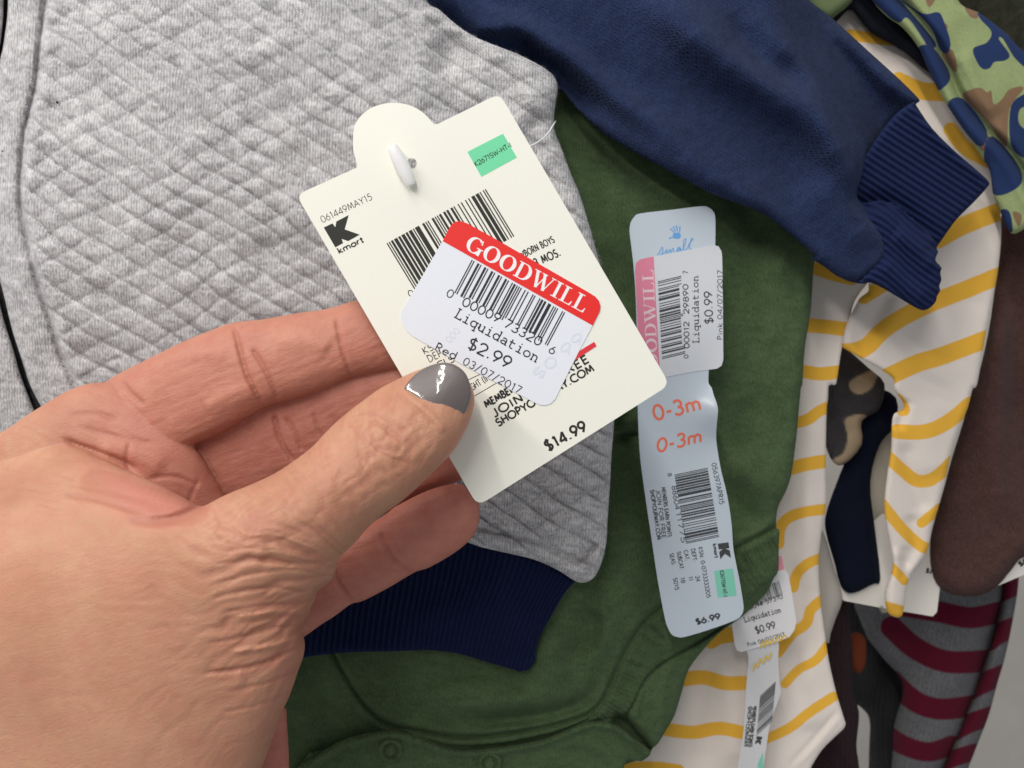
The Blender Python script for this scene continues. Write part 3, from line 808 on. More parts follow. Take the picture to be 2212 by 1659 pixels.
STR_S = [([(1460, 150), (1560, 165), (1640, 175)], 48, q2), ([(1670, 350), (1760, 390), (1860, 400)], 78, q2), ([(1895, 560), (1960, 640), (2070, 700)], 64, q2), ([(1840, 1035), (1950, 975), (2130, 905)], 78, q2),
    ([(1520, 1285), (1600, 1235)], 60, q2), ([(1415, 1525), (1520, 1505), (1600, 1430), (1680, 1375), (1800, 1315), (1950, 1255), (2110, 1190)], 76, q2), ([(1610, 1635), (1750, 1570), (1850, 1540), (2050, 1465)], 78, q2),
    ([(1665, 70), (1690, 110)], 60, q4), ([(1660, 205), (1780, 207), (1880, 165), (1980, 85)], 64, q4), ([(1620, 310), (1690, 375), (1750, 418), (1820, 408), (1905, 335)], 55, q4),
    ([(1600, 520), (1680, 620), (1760, 695), (1810, 715)], 50, q4), ([(1770, 600), (1850, 535)], 44, q4), ([(1640, 790), (1695, 850)], 40, q4), ([(1610, 965), (1700, 990)], 56, q4)]
def stripe_attr(L):
    Ls = [(smooth_line(f(p), 5) if len(p) > 2 else f(p), w * .25) for p, w, f in L]
    def g(P):
        r = np.full(len(P), 99.)
        for l, w in Ls: r = np.minimum(r, seg_dist(P, l) - w + .9 * NZ[3](P[:, 0] / 9, P[:, 1] / 9))
        return r
    return g
M_stripe = cloth_mat('white_yellow_stripe_jersey', (.66, .58, .52), (.84, .77, .71), 0, .05, .045, .2, .14, .2, knit_dark=.1,
    colornode=lambda nt, c: mixc(nt, edge01(nt, attr(nt, 'stripe'), 1.2), c, (.80, .44, .055)))
wz = tps([(1750, 0, -8.2), (2000, 300, -7.9), (2100, 500, -8.0), (1850, 800, -7.4), (2000, 800, -7.9), (1850, 1200, -8.6), (1950, 1300, -8.9), (1750, 650, -8.1), (1700, 900, -8.4), (1700, 1300, -8.6), (1500, 1500, -8.7), (1750, 1600, -8.4), (1300, 1650, -9)])
stri = thing('striped_shirt', 'white baby shirt with yellow stripes, hanging between the green bodysuit and the brown fleece', 'shirt', (1800, 900, -8.5))
FB = [(q4([(1290, 100), (1280, 500), (1290, 900)]), 26, .2), (q4([(1200, 760), (1240, 900), (1280, 1100), (1220, 1300)]), 22, -.16), (q4([(820, 1180), (860, 1400), (800, 1659)]), 34, -.2),
      (q4([(930, 1180), (960, 1400), (960, 1659)]), 30, .2), (q4([(1200, 1650), (1300, 1540), (1410, 1410)]), 5, -.08), (q4([(1220, 1659), (1320, 1555), (1425, 1430)]), 6, .06), (q4([(1180, 1200), (1260, 1380), (1300, 1500)]), 30, .14)]
FS = [(q2([(1480, 1240), (1450, 1400), (1430, 1500)]), 16, .2), (q2([(1640, 1250), (1560, 1400), (1500, 1540)]), 18, -.26), (q2([(1700, 1300), (1640, 1400), (1540, 1530)]), 24, .16),
      (q2([(1900, 1300), (1860, 1500), (1800, 1650)]), 40, .26), (q2([(1980, 1250), (1900, 1600)]), 30, -.16), (q4([(1700, 60), (1680, 140), (1660, 200)]), 12, -.3), (q4([(1700, 250), (1720, 400), (1790, 560)]), 16, -.2),
      (q4([(1850, 60), (1800, 250), (1830, 400)]), 30, .14), (q4([(1720, 560), (1740, 700), (1690, 800)]), 14, -.25), (q4([(1660, 700), (1650, 850), (1650, 980)]), 16, .25), (q4([(1700, 700), (1700, 850)]), 10, -.2), (q2([(1600, 300), (1700, 500), (1850, 700)]), 50, .3)]
pb = np.vstack([q2([(1290, 1000), (1560, 1150), (1545, 1210), (1480, 1300), (1450, 1420), (1422, 1520), (1400, 1659)]), q4([(1370, 0), (1360, 100), (1355, 350), (1358, 500), (1345, 600), (1330, 700), (1325, 800), (1335, 950), (1355, 1100), (1370, 1200), (1400, 1330), (1430, 1430),
    (1440, 1478), (1400, 1520), (1340, 1580), (1290, 1659), (1200, 1820)]), A_([(1300, 1860), (1250, 1700), (1400, 1500), (1500, 1300), (1640, 1000), (1680, 700)])])
sheet('front', pb, lambda P: wz(P), M_stripe, step=5, roll=9, depth=.1, thick=.15, parent=stri, smooth_poly=3, attrs={'stripe': stripe_attr(STR_B)},
      hf=lambda P, d: sum(ridge(P, *f) for f in FB) + .12 * fbm(P[:, 0] / 110, P[:, 1] / 110, 2, 2))
ps = np.vstack([q2([(1400, 0), (1500, -60), (1650, 100), (1800, 250), (1900, 420), (1990, 560), (2080, 700), (2100, 800), (2112, 950), (2112, 1050), (2095, 1200), (2070, 1320), (2040, 1480), (2010, 1659)]),
    q4([(1990, 20), (1970, 100), (1930, 200), (1890, 330), (1870, 430), (1840, 540), (1815, 620), (1800, 700), (1770, 760), (1725, 820), (1705, 880), (1695, 960), (1682, 1003), (1650, 1005), (1620, 980), (1610, 900), (1638, 820), (1645, 760), (1622, 640), (1608, 520), (1622, 380), (1638, 280), (1640, 190), (1650, 130), (1690, 110), (1690, 80), (1650, 20)]),
    q2([(1650, 1640), (1600, 1600), (1530, 1560), (1440, 1508), (1426, 1490), (1445, 1400), (1500, 1290), (1540, 1220), (1400, 900), (1300, 400)])])
sheet('sleeve', ps, lambda P: wz(P) + .12, M_stripe, step=5, roll=13, depth=.17, thick=.2, parent=stri, smooth_poly=3, attrs={'stripe': stripe_attr(STR_S)},
      hf=lambda P, d: sum(ridge(P, f[0], f[1] * 1.15, f[2] * .62) for f in FS) + .12 * fbm(P[:, 0] / 110, P[:, 1] / 110, 6, 2))

# ------------------------------------------------------------------ camouflage shirt
def poly_sd(polys, conv):
    PL = [smooth_line(conv(p), 4, True) for p in polys]
    def g(P):
        r = np.full(len(P), 99.)
        for l in PL:
            d = seg_dist(P, l, True); r = np.minimum(r, np.where(inside(P, [l]), -d, d))
        return r
    return g
CN = [[(1150, -60), (1330, -40), (1490, 120), (1620, 280), (1600, 320), (1560, 290), (1440, 120), (1380, 150), (1290, 90)], [(1330, -40), (1400, 0), (1540, 90), (1640, 80), (1680, 150), (1720, 280), (1700, 350), (1650, 330), (1600, 200), (1500, 90)],
      [(1500, 330), (1600, 310), (1720, 500), (1640, 600), (1580, 540)], [(1700, 700), (1800, 650), (1960, 860), (1920, 970), (1840, 900)], [(1940, 1020), (2000, 900), (2160, 1080), (2190, 1210), (2060, 1290), (1980, 1250)],
      [(2050, 1390), (2110, 1400), (2130, 1530), (2070, 1500)], [(1870, 320), (1960, 280), (1990, 210), (1920, 130), (1900, 80), (2010, 140), (2100, 230), (2240, 360), (2240, 460), (2150, 390), (2100, 310), (2060, 250), (2040, 260), (2110, 360), (2080, 400), (2010, 410), (1980, 450), (1930, 455), (1890, 400)],
      [(2260, 620), (2200, 625), (2120, 700), (2110, 900), (2150, 1010), (2260, 1050), (2260, 900), (2175, 820), (2180, 720), (2260, 690)], [(2230, 1150), (2400, 1200), (2350, 1400), (2250, 1350)], [(2350, 100), (2500, 200), (2450, 400), (2330, 300)]]
CB = [[(1800, 640), (1860, 590), (1920, 580), (1960, 610), (1990, 600), (2005, 690), (2060, 655), (2110, 590), (2206, 580), (2110, 720), (2095, 950), (2060, 950), (1960, 800)], [(1660, 350), (1735, 330), (1765, 470), (1720, 450)], [(1555, -20), (1625, -20), (1580, 50)],
      [(1815, 50), (1890, 70), (1900, 120), (1850, 110)], [(1620, 125), (1700, 165), (1680, 200)], [(1950, 890), (2010, 950), (1995, 1010), (1910, 980)], [(1545, 280), (1590, 275), (1605, 325)], [(2080, 265), (2150, 320), (2120, 345)], [(2130, 1400), (2190, 1420), (2170, 1500)], [(2300, 500), (2450, 560), (2380, 700)]]
M_camo = cloth_mat('camouflage_jersey', (.20, .25, .105), (.38, .44, .22), -35, .05, .045, .3, .35, .2, knit_dark=.15,
    colornode=lambda nt, c: mixc(nt, edge01(nt, attr(nt, 'navy'), 1.0), mixc(nt, edge01(nt, attr(nt, 'brown'), 1.0), c, (.22, .135, .08)), (.022, .04, .115)))
cz = tps([(1950, 0, -6.6), (2200, 50, -6.2), (2100, 300, -6.8), (2250, 500, -7.0), (2400, 300, -6.8), (2150, 480, -7.2)])
camo = thing('camouflage_shirt', 'green, navy and brown camouflage shirt at the top right corner', 'shirt', (2200, 200, -7))
groove = c4([(1330, -60), (1480, 100), (1620, 280), (1720, 480), (1800, 650), (1950, 840), (2080, 970), (2150, 1060), (2206, 1150), (2280, 1300)])
pc = c4([(1100, -200), (1200, 0), (1300, 110), (1400, 180), (1500, 300), (1560, 430), (1620, 560), (1700, 700), (1800, 850), (1900, 1000), (1980, 1130), (2000, 1280), (2050, 1400), (2090, 1500), (2150, 1545), (2300, 1450), (2600, 1300), (2700, 700), (2500, 500), (2206, 340), (2100, 230), (2000, 150), (1900, 80), (1780, 20), (1650, -200)])
sheet('body', pc, cz, M_camo, step=4, roll=16, depth=.22, thick=.25, parent=camo, smooth_poly=3, attrs={'navy': poly_sd(CN, c4), 'brown': poly_sd(CB, c4)},
      hf=lambda P, d: -.34 * np.exp(-(seg_dist(P, smooth_line(groove, 4)) / 9) ** 2) + .12 * np.exp(-((seg_dist(P, smooth_line(groove, 4)) - 24) / 14) ** 2)
      + ridge(P, c4([(1740, 380), (1830, 560), (1900, 700), (2050, 850)]), 12, -.1) + ridge(P, c4([(1800, 330), (1900, 560), (2040, 760)]), 16, .1) + .2 * fbm(P[:, 0] / 120, P[:, 1] / 120, 3, 2))

# ------------------------------------------------------------------ things farther back on the rack
def simple_cloth(tname, part, label, cat, poly, z, mat, step=8, roll=20, depth=.3, thick=.3, hf=None, attrs=None, sp=3, group=None):
    P0 = A_(poly); c = P0.mean(0)
    o = sheet(tname, P0, z, mat, step=step, roll=roll, depth=depth, thick=thick, hf=hf, attrs=attrs, smooth_poly=sp)
    tag(o, label, cat, group)
    return o
bz = tps([(2100, 500, -9.4), (2212, 700, -8.8), (2100, 1100, -9.6), (2020, 1200, -9.8), (2212, 1200, -9.2), (2400, 900, -9.4)])
M_brown2 = M_brown
simple_cloth('brown_fleece', '', 'dark brown fleece garment with a rounded hem at the right edge of the photo', 'fleece', np.vstack([q2([(2180, 800), (2120, 900), (2105, 1050), (2085, 1250), (2055, 1450), (2005, 1659)]), q4([(1990, 0), (1950, 160), (1900, 320), (1866, 450), (1828, 580),
    (1806, 680), (1806, 780), (1830, 860), (1880, 902), (1950, 917), (2030, 912), (2100, 872), (2160, 800), (2230, 740), (2500, 700), (2600, 0)]), A_([(2500, 300), (2250, 380)])]), bz, M_brown2, step=6, roll=34, depth=.55, thick=.4,
    hf=lambda P, d: ridge(P, q4([(2100, -300), (2090, 200), (2120, 600)]), 30, .3) + ridge(P, q4([(2170, -600), (2180, 200)]), 24, -.2) + ridge(P, q4([(1840, 740), (1950, 745), (2100, 740), (2200, 640)]), 5, -.06) + .12 * fbm(P[:, 0] / 90, P[:, 1] / 90, 2, 3) + .05 * fbm(P[:, 0] / 14, P[:, 1] / 14, 5, 2))
M_ticket = paper('white_ticket', (.74, .70, .64), .6, .03)
tk = thing('hang_tag', 'plain cream hang tag sticking out behind the tip of the yellow striped sleeve', 'hang tag', (2000, 1250, -10.4))
tkz = tps([(1800, 1250, -10.2), (2000, 1300, -10.3), (1950, 1150, -10.5), (2030, 1200, -10.2)])
sheet('card', q4([(1440, 700), (1600, 560), (1790, 600), (1850, 700), (1852, 850), (1836, 985), (1818, 1004), (1600, 968), (1432, 936), (1400, 880)]), tkz, M_ticket, step=8, thick=.04, parent=tk, card=True, smooth_poly=0)
ink = Ink(tkz, .01); text(ink, '$1', q4((1785, 812)), q4((1812, 822)), 9, 2.6); ink.build('print', ink_mat('ink_far', (.03, .03, .03)), tk)
tk2 = thing('hang_tag', 'pointed white hang tag under the brown fleece at the right edge', 'hang tag', (2200, 1230, -10.4))
tkz2 = lambda P: -9.9 + 0 * P[:, 0]
sheet('card', q4([(2040, 897), (2110, 780), (2230, 600), (2420, 650), (2420, 740), (2212, 824)]), tkz2, M_ticket, step=8, thick=.04, parent=tk2, card=True, smooth_poly=0)
ink = Ink(tkz2, .01); text(ink, '$8', q4((2192, 790)), q4((2232, 772)), 10, 3); ink.build('print', bpy.data.materials['ink_far'], tk2)

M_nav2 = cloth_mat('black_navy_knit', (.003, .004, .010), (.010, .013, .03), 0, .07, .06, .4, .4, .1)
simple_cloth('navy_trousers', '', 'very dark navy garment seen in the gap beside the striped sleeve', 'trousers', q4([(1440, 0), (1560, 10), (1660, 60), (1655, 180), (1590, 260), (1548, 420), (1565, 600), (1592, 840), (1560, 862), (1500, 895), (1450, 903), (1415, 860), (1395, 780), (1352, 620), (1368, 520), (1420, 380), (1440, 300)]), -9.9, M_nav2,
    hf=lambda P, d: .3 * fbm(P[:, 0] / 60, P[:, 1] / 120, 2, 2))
simple_cloth('cream_garment', '', 'cream coloured cloth behind the dark navy one, left of the striped sleeve', 'garment', q4([(1540, 150), (1680, 140), (1700, 700), (1640, 960), (1580, 960), (1560, 700), (1530, 480)]), -10.8, plain('cream_cloth', (.46, .42, .34), .95, .1),
    hf=lambda P, d: .2 * fbm(P[:, 0] / 60, P[:, 1] / 120, 2, 2))
simple_cloth('grey_white_garment', '', 'pale grey cloth hanging in a narrow strip along the striped shirt', 'garment', q4([(1290, 600), (1345, 640), (1390, 790), (1424, 900), (1424, 950), (1400, 1010), (1376, 1080), (1360, 1120), (1280, 1000)]), -9.6, plain('pale_cloth', (.40, .37, .33), .95, .1),
    hf=lambda P, d: .2 * fbm(P[:, 0] / 60, P[:, 1] / 120, 2, 2))
def patt_mat():
    m, nt, b = new_mat('charcoal_tan_print')
    v = coords(nt)
    n = noise(nt, v, .75, 1, .3, .6)
    f = ramp(nt, n, .515, .53)
    w = nt.nodes.new('ShaderNodeTexWave'); w.inputs['Scale'].default_value = 6; w.inputs['Distortion'].default_value = 9; nt.links.new(v, w.inputs[0])
    dark = mixc(nt, w.outputs['Fac'], (.012, .011, .012), (.05, .046, .05))
    nt.links.new(mixc(nt, attr(nt, 'tan'), dark, (.33, .25, .16)), b.inputs['Base Color'])
    b.inputs['Roughness'].default_value = .95
    return m
TAN = [[(1470, -20), (1570, -60), (1560, 10), (1500, 45), (1460, 20)], [(1440, 150), (1530, 135), (1520, 200), (1500, 290), (1420, 350), (1380, 330), (1430, 300), (1450, 230)]]
tsd = poly_sd(TAN, q4)
simple_cloth('charcoal_print_garment', '', 'charcoal garment with tan patches in the gap below the striped armpit', 'garment', q4([(1380, -200), (1460, -140), (1540, -70), (1610, 0), (1585, 110), (1510, 160), (1512, 260), (1430, 350), (1375, 320), (1345, 200), (1365, 60)]), -9.2, patt_mat(), step=4, roll=14,
    attrs={'tan': lambda P: np.clip(.5 - tsd(P) / 3, 0, 1)}, hf=lambda P, d: .3 * fbm(P[:, 0] / 40, P[:, 1] / 50, 2, 2))
simple_cloth('dark_plaid_garment', '', 'dark brown and green garment in the very top right corner', 'garment', A_([(2040, -150), (2500, -150), (2500, 500), (2250, 420), (2160, 120), (2080, 40)]), -9.6, cloth_mat('dark_plaid', (.012, .018, .012), (.045, .04, .028), 30, .8, .9, .3, .6, .1))
simple_cloth('black_lined_garment', '', 'black neckline cloth between the navy sleeve and the camouflage shirt', 'garment', A_([(1700, -150), (2060, -150), (2060, 60), (2060, 180), (2010, 160), (1950, 110), (1880, 70), (1840, 20), (1822, 30), (1790, 36)]), -7.3, plain('black_cloth', (.008, .009, .014), .95, .1),
    hf=lambda P, d: .2 * fbm(P[:, 0] / 60, P[:, 1] / 60, 2, 2))
simple_cloth('pale_green_garment', '', 'sliver of pale green cloth above the navy sleeve', 'garment', A_([(1690, -160), (1830, -160), (1850, -20), (1810, 30), (1785, 40), (1740, 0)]), -6.9, plain('pale_green', (.13, .17, .08), .95, .1))

# striped trousers
def trouser_stripes(P):
    T = (P - (1106, 829.5)) * 2
    r = np.full(len(P), 99.)
    for l, w in TS: r = np.minimum(r, seg_dist(T, l) * .5 - w * .25)
    return r
TS = [(smooth_line(p, 4), w) for p, w in [([(1560, 760), (1750, 830), (1950, 830), (2120, 800)], 60), ([(1700, 960), (1850, 985), (1980, 1010), (2105, 985)], 92), ([(1640, 1050), (1740, 1140), (1880, 1200), (2065, 1195)], 96), ([(1640, 1280), (1740, 1370), (1850, 1405), (1990, 1390)], 92),
      ([(1600, 1500), (1690, 1560), (1800, 1590), (1900, 1560)], 84), ([(1600, 1700), (1750, 1780), (1850, 1760)], 80)]]
TSR = [(smooth_line(p, 4), w) for p, w in [([(2100, 905), (2180, 870), (2260, 840)], 84), ([(2060, 1110), (2110, 1075), (2200, 1040)], 90), ([(1980, 1320), (2040, 1290), (2140, 1250)], 90), ([(1910, 1500), (1980, 1465), (2080, 1430)], 84), ([(1850, 1650), (1900, 1620), (2000, 1590)], 74)]]
def tr2(P):
    T = (P - (1106, 829.5)) * 2
    r = np.full(len(P), 99.)
    for l, w in TSR: r = np.minimum(r, seg_dist(T, l) * .5 - w * .25)
    return r
M_trs = cloth_mat('grey_maroon_stripe_knit', (.06, .06, .064), (.20, .20, .21), 10, .14, .1, .6, .6, .2, colornode=lambda nt, c: mixc(nt, edge01(nt, attr(nt, 'stripe'), 2.0), c, (.10, .008, .022)))
trs = thing('striped_trousers', 'grey knit trousers with wide maroon stripes low on the right', 'trousers', (2000, 1500, -14))
trz = lambda P: -13.2 - .004 * (2050 - P[:, 0]) - 0.0012 * (P[:, 1] - 1200)
sheet('left_leg', q4([(1500, 860), (1900, 700), (2140, 700), (2130, 900), (2085, 1100), (2010, 1330), (1950, 1500), (1870, 1680), (1800, 1900), (1600, 1900), (1640, 1650), (1650, 1480), (1690, 1300), (1600, 1180), (1520, 1060)]), lambda P: trz(P), M_trs, step=7, roll=44, depth=1.2, thick=.8, parent=trs, attrs={'stripe': trouser_stripes},
      hf=lambda P, d: .5 * fbm(P[:, 0] / 90, P[:, 1] / 160, 2, 2))
sheet('right_leg', q4([(2110, 700), (2182, 780), (2186, 880), (2160, 1040), (2130, 1180), (2095, 1300), (2060, 1430), (2010, 1560), (1950, 1720), (1900, 1900), (1780, 1900), (1870, 1640), (1950, 1450), (2010, 1290), (2075, 1100), (2110, 920)]), lambda P: trz(P) - .1, M_trs, step=6, roll=26, depth=.8, thick=.8, parent=trs, attrs={'stripe': tr2},
      hf=lambda P, d: .3 * fbm(P[:, 0] / 60, P[:, 1] / 160, 5, 2))
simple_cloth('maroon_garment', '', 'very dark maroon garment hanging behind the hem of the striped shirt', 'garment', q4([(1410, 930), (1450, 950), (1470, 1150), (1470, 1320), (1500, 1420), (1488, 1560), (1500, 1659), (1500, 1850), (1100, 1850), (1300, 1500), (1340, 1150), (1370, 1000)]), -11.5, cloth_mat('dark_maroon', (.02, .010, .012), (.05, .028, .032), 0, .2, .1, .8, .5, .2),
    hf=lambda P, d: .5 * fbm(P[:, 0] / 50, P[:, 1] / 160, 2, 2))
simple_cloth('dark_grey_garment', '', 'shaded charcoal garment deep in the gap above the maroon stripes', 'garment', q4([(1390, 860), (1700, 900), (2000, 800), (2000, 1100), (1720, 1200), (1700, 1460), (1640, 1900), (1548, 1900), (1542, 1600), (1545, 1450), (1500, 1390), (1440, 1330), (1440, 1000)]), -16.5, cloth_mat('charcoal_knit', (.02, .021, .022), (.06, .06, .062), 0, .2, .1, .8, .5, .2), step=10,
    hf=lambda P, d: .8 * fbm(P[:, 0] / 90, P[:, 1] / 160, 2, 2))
simple_cloth('orange_garment', '', 'small patch of dark orange cloth deep between the hanging clothes', 'garment', q4([(1460, 1090), (1500, 1075), (1530, 1110), (1525, 1220), (1490, 1250), (1462, 1200)]), -12.4, plain('orange_cloth', (.13, .03, .012), .95, .1), step=5, roll=12)

# ------------------------------------------------------------------ the cream hang tag held in the hand
tagz = lambda P: .02 + .00012 * (P[:, 0] - 1040) - .00010 * (P[:, 1] - 650) + .05 * np.exp(-((P[:, 0] - 850) ** 2 + (P[:, 1] - 330) ** 2) / 160 ** 2)
M_card = paper('cream_card', (.83, .82, .73), .5, .02)
M_ink = ink_mat('black_print', (.022, .022, .018))
ht = thing('price_tag', 'cream card hang tag pinched between thumb and finger, with a red and white price sticker', 'hang tag', (1040, 650, 0))
def corner(a, b, c, r, n=6):
    a, b, c = A_(a), A_(b), A_(c); d1 = (a - b) / np.linalg.norm(a - b); d2 = (c - b) / np.linalg.norm(c - b)
    p = b + d1 * r; q = b + d2 * r
    return [(p * (1 - t) ** 2 + 2 * b * t * (1 - t) + q * t * t).tolist() for t in np.linspace(0, 1, n)]
TL, TR, BR, BL = (640, 421), (1079, 202), (1447, 831), (1032, 1093)
dome = smooth_line([(773, 361), (768, 343), (763, 322), (763, 290), (768, 268), (779, 251), (800, 234), (825, 225), (853, 222), (881, 226), (905, 237), (922, 251), (934, 264)], 4).tolist()
out = corner(BL, TL, (773, 361), 20) + dome + [(937, 268), (943, 269)] + corner((943, 269), TR, BR, 20) + corner(TR, BR, BL, 22) + corner(BR, BL, TL, 22)
hole = arc(889, 353, 11.5, 12, 0, 345, 20)
sheet('card', [A_(out), A_(hole)], tagz, M_card, step=5, thick=.035, parent=ht, card=True, smooth_poly=0)
ink = Ink(tagz)
text(ink, '061449MAY15', (696, 482), (806, 430), 14.5, 1.2)
text(ink, 'NEWBORN BOYS', (1112, 566.5), (1199.5, 522), 14, 1.9, track=.12)
text(ink, '0-3 MOS.', (1140, 584), (1213, 551), 17, 2.6, track=.14)
text(ink, 'KSN:', (916, 766.5), (958, 744), 15, 1.5)
text(ink, 'DEPT:', (926.5, 783.5), (972, 760), 15, 1.5)
text(ink, 'CLS:', (946, 798), (990, 777), 15, 1.8)
text(ink, 'WEIGHT (IN', (1000, 856), (1060, 819), 14, 1.5)
ink.ribbon([(1000, 826), (1040, 807)], 1.5); ink.ribbon([(1024, 856), (1075, 826)], 1.5)
text(ink, 'MEMBERS EARN', (1050, 881), (1170, 812), 14.5, 3.3)
text(ink, 'JOIN FOR FREE', (1067, 902), (1275, 780), 17, 3.3, track=.13)
text(ink, 'SHOPYOURWAY.COM', (1076, 922), (1285, 800), 16, 3.2, track=.06)
text(ink, '$14.99', (1182, 976), (1271, 928), 23, 4.3, track=.1)
text(ink, '0', z1((694, 1140)), z1((722, 1122)), 15, 1.6)
ink.build('lettering', M_ink, ht)
ink = Ink(tagz)
barcode(ink, '888604117759', za((88, 486)), za((962, 6)), za((345, 900)) - za((92, 483)), guard=1.0)
ink.build('barcode', M_ink, ht)
ink = Ink(tagz)
kp = z3([(302, 1198), (405, 1150), (437, 1195), (450, 1128), (595, 1052), (548, 1220), (725, 1283), (588, 1358), (512, 1332), (530, 1382), (438, 1432)])
kc = kp[[0, 1, 2, 8, 9, 10]]; ink.poly(kc)
ink.poly(kp[[2, 3, 4, 5]]); ink.poly(kp[[2, 5, 8]]); ink.poly(kp[[5, 6, 7, 8]])
text(ink, 'kmart', z3((478, 1510)), z3((778, 1362)), 12.5, 2.4, track=.04)
ink.build('logo', M_ink, ht)
gp = z1([(1003, 347), (1197, 248), (1272, 378), (1080, 483)])
z_patch = lambda P: tagz(P) + .003
gpo = patch('green_patch', gp, tagz, paper('green_print', (.16, .66, .36), .5, .02), ht, .002)
ink = Ink(tagz, .007); text(ink, 'K2671SW-HT-I', z1((1048, 428)), z1((1246, 318)), 10.5, 1.1, track=.04); ink.build('patch_lettering', M_ink, gpo)

# older sticker peeping out, then the price sticker
stz = lambda P: tagz(P) + .016
ink = Ink(tagz, .004); ink.poly(zb([(1390, 335), (1300, 120), (1480, 150), (1550, 228)])); 
under = ink.build('old_sticker', paper('old_sticker_white', (.78, .80, .80), .5, .02), ht)
ink = Ink(tagz, .009); ink.poly(zb([(1330, 300), (1400, 270), (1430, 262), (1535, 198), (1551, 228), (1395, 330), (1350, 380)])); ink.build('red_stripe', plain('old_sticker_red', (.72, .035, .05), .5), under)
st = np.vstack([za([(212, 1140), (225, 1080), (583, 466), (630, 372), (648, 338), (676, 306), (705, 292), (745, 291), (800, 309), (1100, 476), (1500, 706), (1860, 912), (1925, 952), (1960, 990), (1975, 1040), (1968, 1085), (1940, 1140), (1905, 1210)]),
    zb([(1440, 240), (1290, 540), (1262, 600), (1230, 632), (1190, 646), (1150, 643), (1105, 622), (600, 357), (260, 162), (215, 125), (180, 70), (168, 20)])])
stick = sheet('price_sticker', st, stz, paper('sticker_white', (.77, .79, .85), .42, .03, .1), step=5, thick=.01, parent=ht, card=True, smooth_poly=0)
ink = Ink(stz, .002)
red = np.vstack([za([(583, 466), (630, 372), (648, 338), (676, 306), (705, 292), (745, 291), (800, 309), (1100, 476), (1500, 706), (1860, 912), (1925, 952), (1960, 990), (1975, 1040), (1968, 1085), (1940, 1140), (1905, 1210)])])
band = patch('red_band', red, stz, paper('red_print', (.78, .022, .018), .42, .02, .1), stick)
ink = Ink(stz, .006); serif_text(ink, 'GOODWILL', za((765, 530)), za((1828, 1101)), 35); ink.build('shop_name', plain('white_print', (.85, .84, .84), .5), band)
M_thermal = ink_mat('thermal_print', (.02, .02, .02), .2, 70, (.30, .30, .32))
ink = Ink(stz, .003)
barcode(ink, '000009733206', za((840, 629)), za((1663, 1096)), (za((695, 915)) - za((845, 632))) * .95, guard=1.09)
ink.build('barcode', M_thermal, stick)
ink = Ink(stz, .0025); text(ink, '66.0$', zb((1432, 120)), zb((1085, 420)), 22, 3.0); text(ink, '000', zb((560, 90)), zb((480, 180)), 14, 2)
ink.build('show_through', plain('faint_show_through', (.68, .71, .80), .45), stick)
ink = Ink(stz, .0032)
text(ink, '0', za((605, 945)), za((665, 975)), 17, 1.9); text(ink, '00009', za((742, 1025)), za((1078, 1190)), 19, 2.3)
text(ink, '73320', za((1112, 1215)), za((1440, 1395)), 19, 2.3); text(ink, '6', za((1507, 1440)), za((1562, 1470)), 17, 1.9)
text(ink, 'Liquidation', za((678, 1130)), za((1412, 1537)), 21, 2.3, mono=True)
text(ink, '$2.99', za((785, 1400)), za((1165, 1595)), 25, 3.0)
text(ink, 'Red', zb((402, 250)), zb((556, 326)), 17, 2.0, track=.12); text(ink, '03/07/2017', zb((600, 350)), zb((1010, 568)), 16, 1.7, track=.12)
ink.build('lettering', M_thermal, stick)

# plastic fastener through the hole
M_plastic = plain('white_plastic', (.90, .90, .89), .35, .5, .2)
M_plastic.node_tree.nodes['Principled BSDF'].inputs['Subsurface Weight'].default_value = .2
M_plastic.node_tree.nodes['Principled BSDF'].inputs['Subsurface Scale'].default_value = .002
fs = thing('tag_fastener', 'small white plastic fastener pushed through the hole of the cream tag', 'fastener', (870, 350, .3))
L = smooth_line([(846, 314), (856, 334), (868, 356), (880, 380), (889, 400)], 6)
n_ = len(L); zz = .36 - .18 * np.linspace(0, 1, n_); rad = .155 * np.sin(np.pi * np.clip(np.linspace(.12, .88, n_), 0, 1)) ** .5
C = W(L[:, 0], L[:, 1], zz); V = []; F = []
for i in range(n_):
    t = C[min(i + 1, n_ - 1)] - C[max(i - 1, 0)]; t /= np.linalg.norm(t); a = np.cross(t, (0, 0, 1.)); a /= np.linalg.norm(a); b = np.cross(a, t)
    for q in range(12):
        an = 2 * math.pi * q / 12; V.append(C[i] + (a * math.cos(an) + b * math.sin(an) * .8) * rad[i] * .01)
for i in range(n_ - 1):
    for q in range(12): F.append([i * 12 + q, i * 12 + (q + 1) % 12, (i + 1) * 12 + (q + 1) % 12, (i + 1) * 12 + q])
F += [list(range(12))[::-1], [(n_ - 1) * 12 + q for q in range(12)]]
mesh_obj('bar', V, F, M_plastic, True, None, fs)
fl = A_([(868, 356), (880, 352), (890, 350), (930, 330), (1000, 320), (1080, 322), (1142, 316), (1168, 303), (1184, 288), (1194, 272), (1200, 262)])
tube('filament', fl, np.interp(np.arange(len(smooth_line(fl, 8))), np.linspace(0, len(smooth_line(fl, 8)) - 1, 11), [.3, .15, -.1, -.5, -.9, -1.1, -1.5, -2.0, -2.5, -3.0, -3.5]), .022, M_plastic, fs, taper=False)

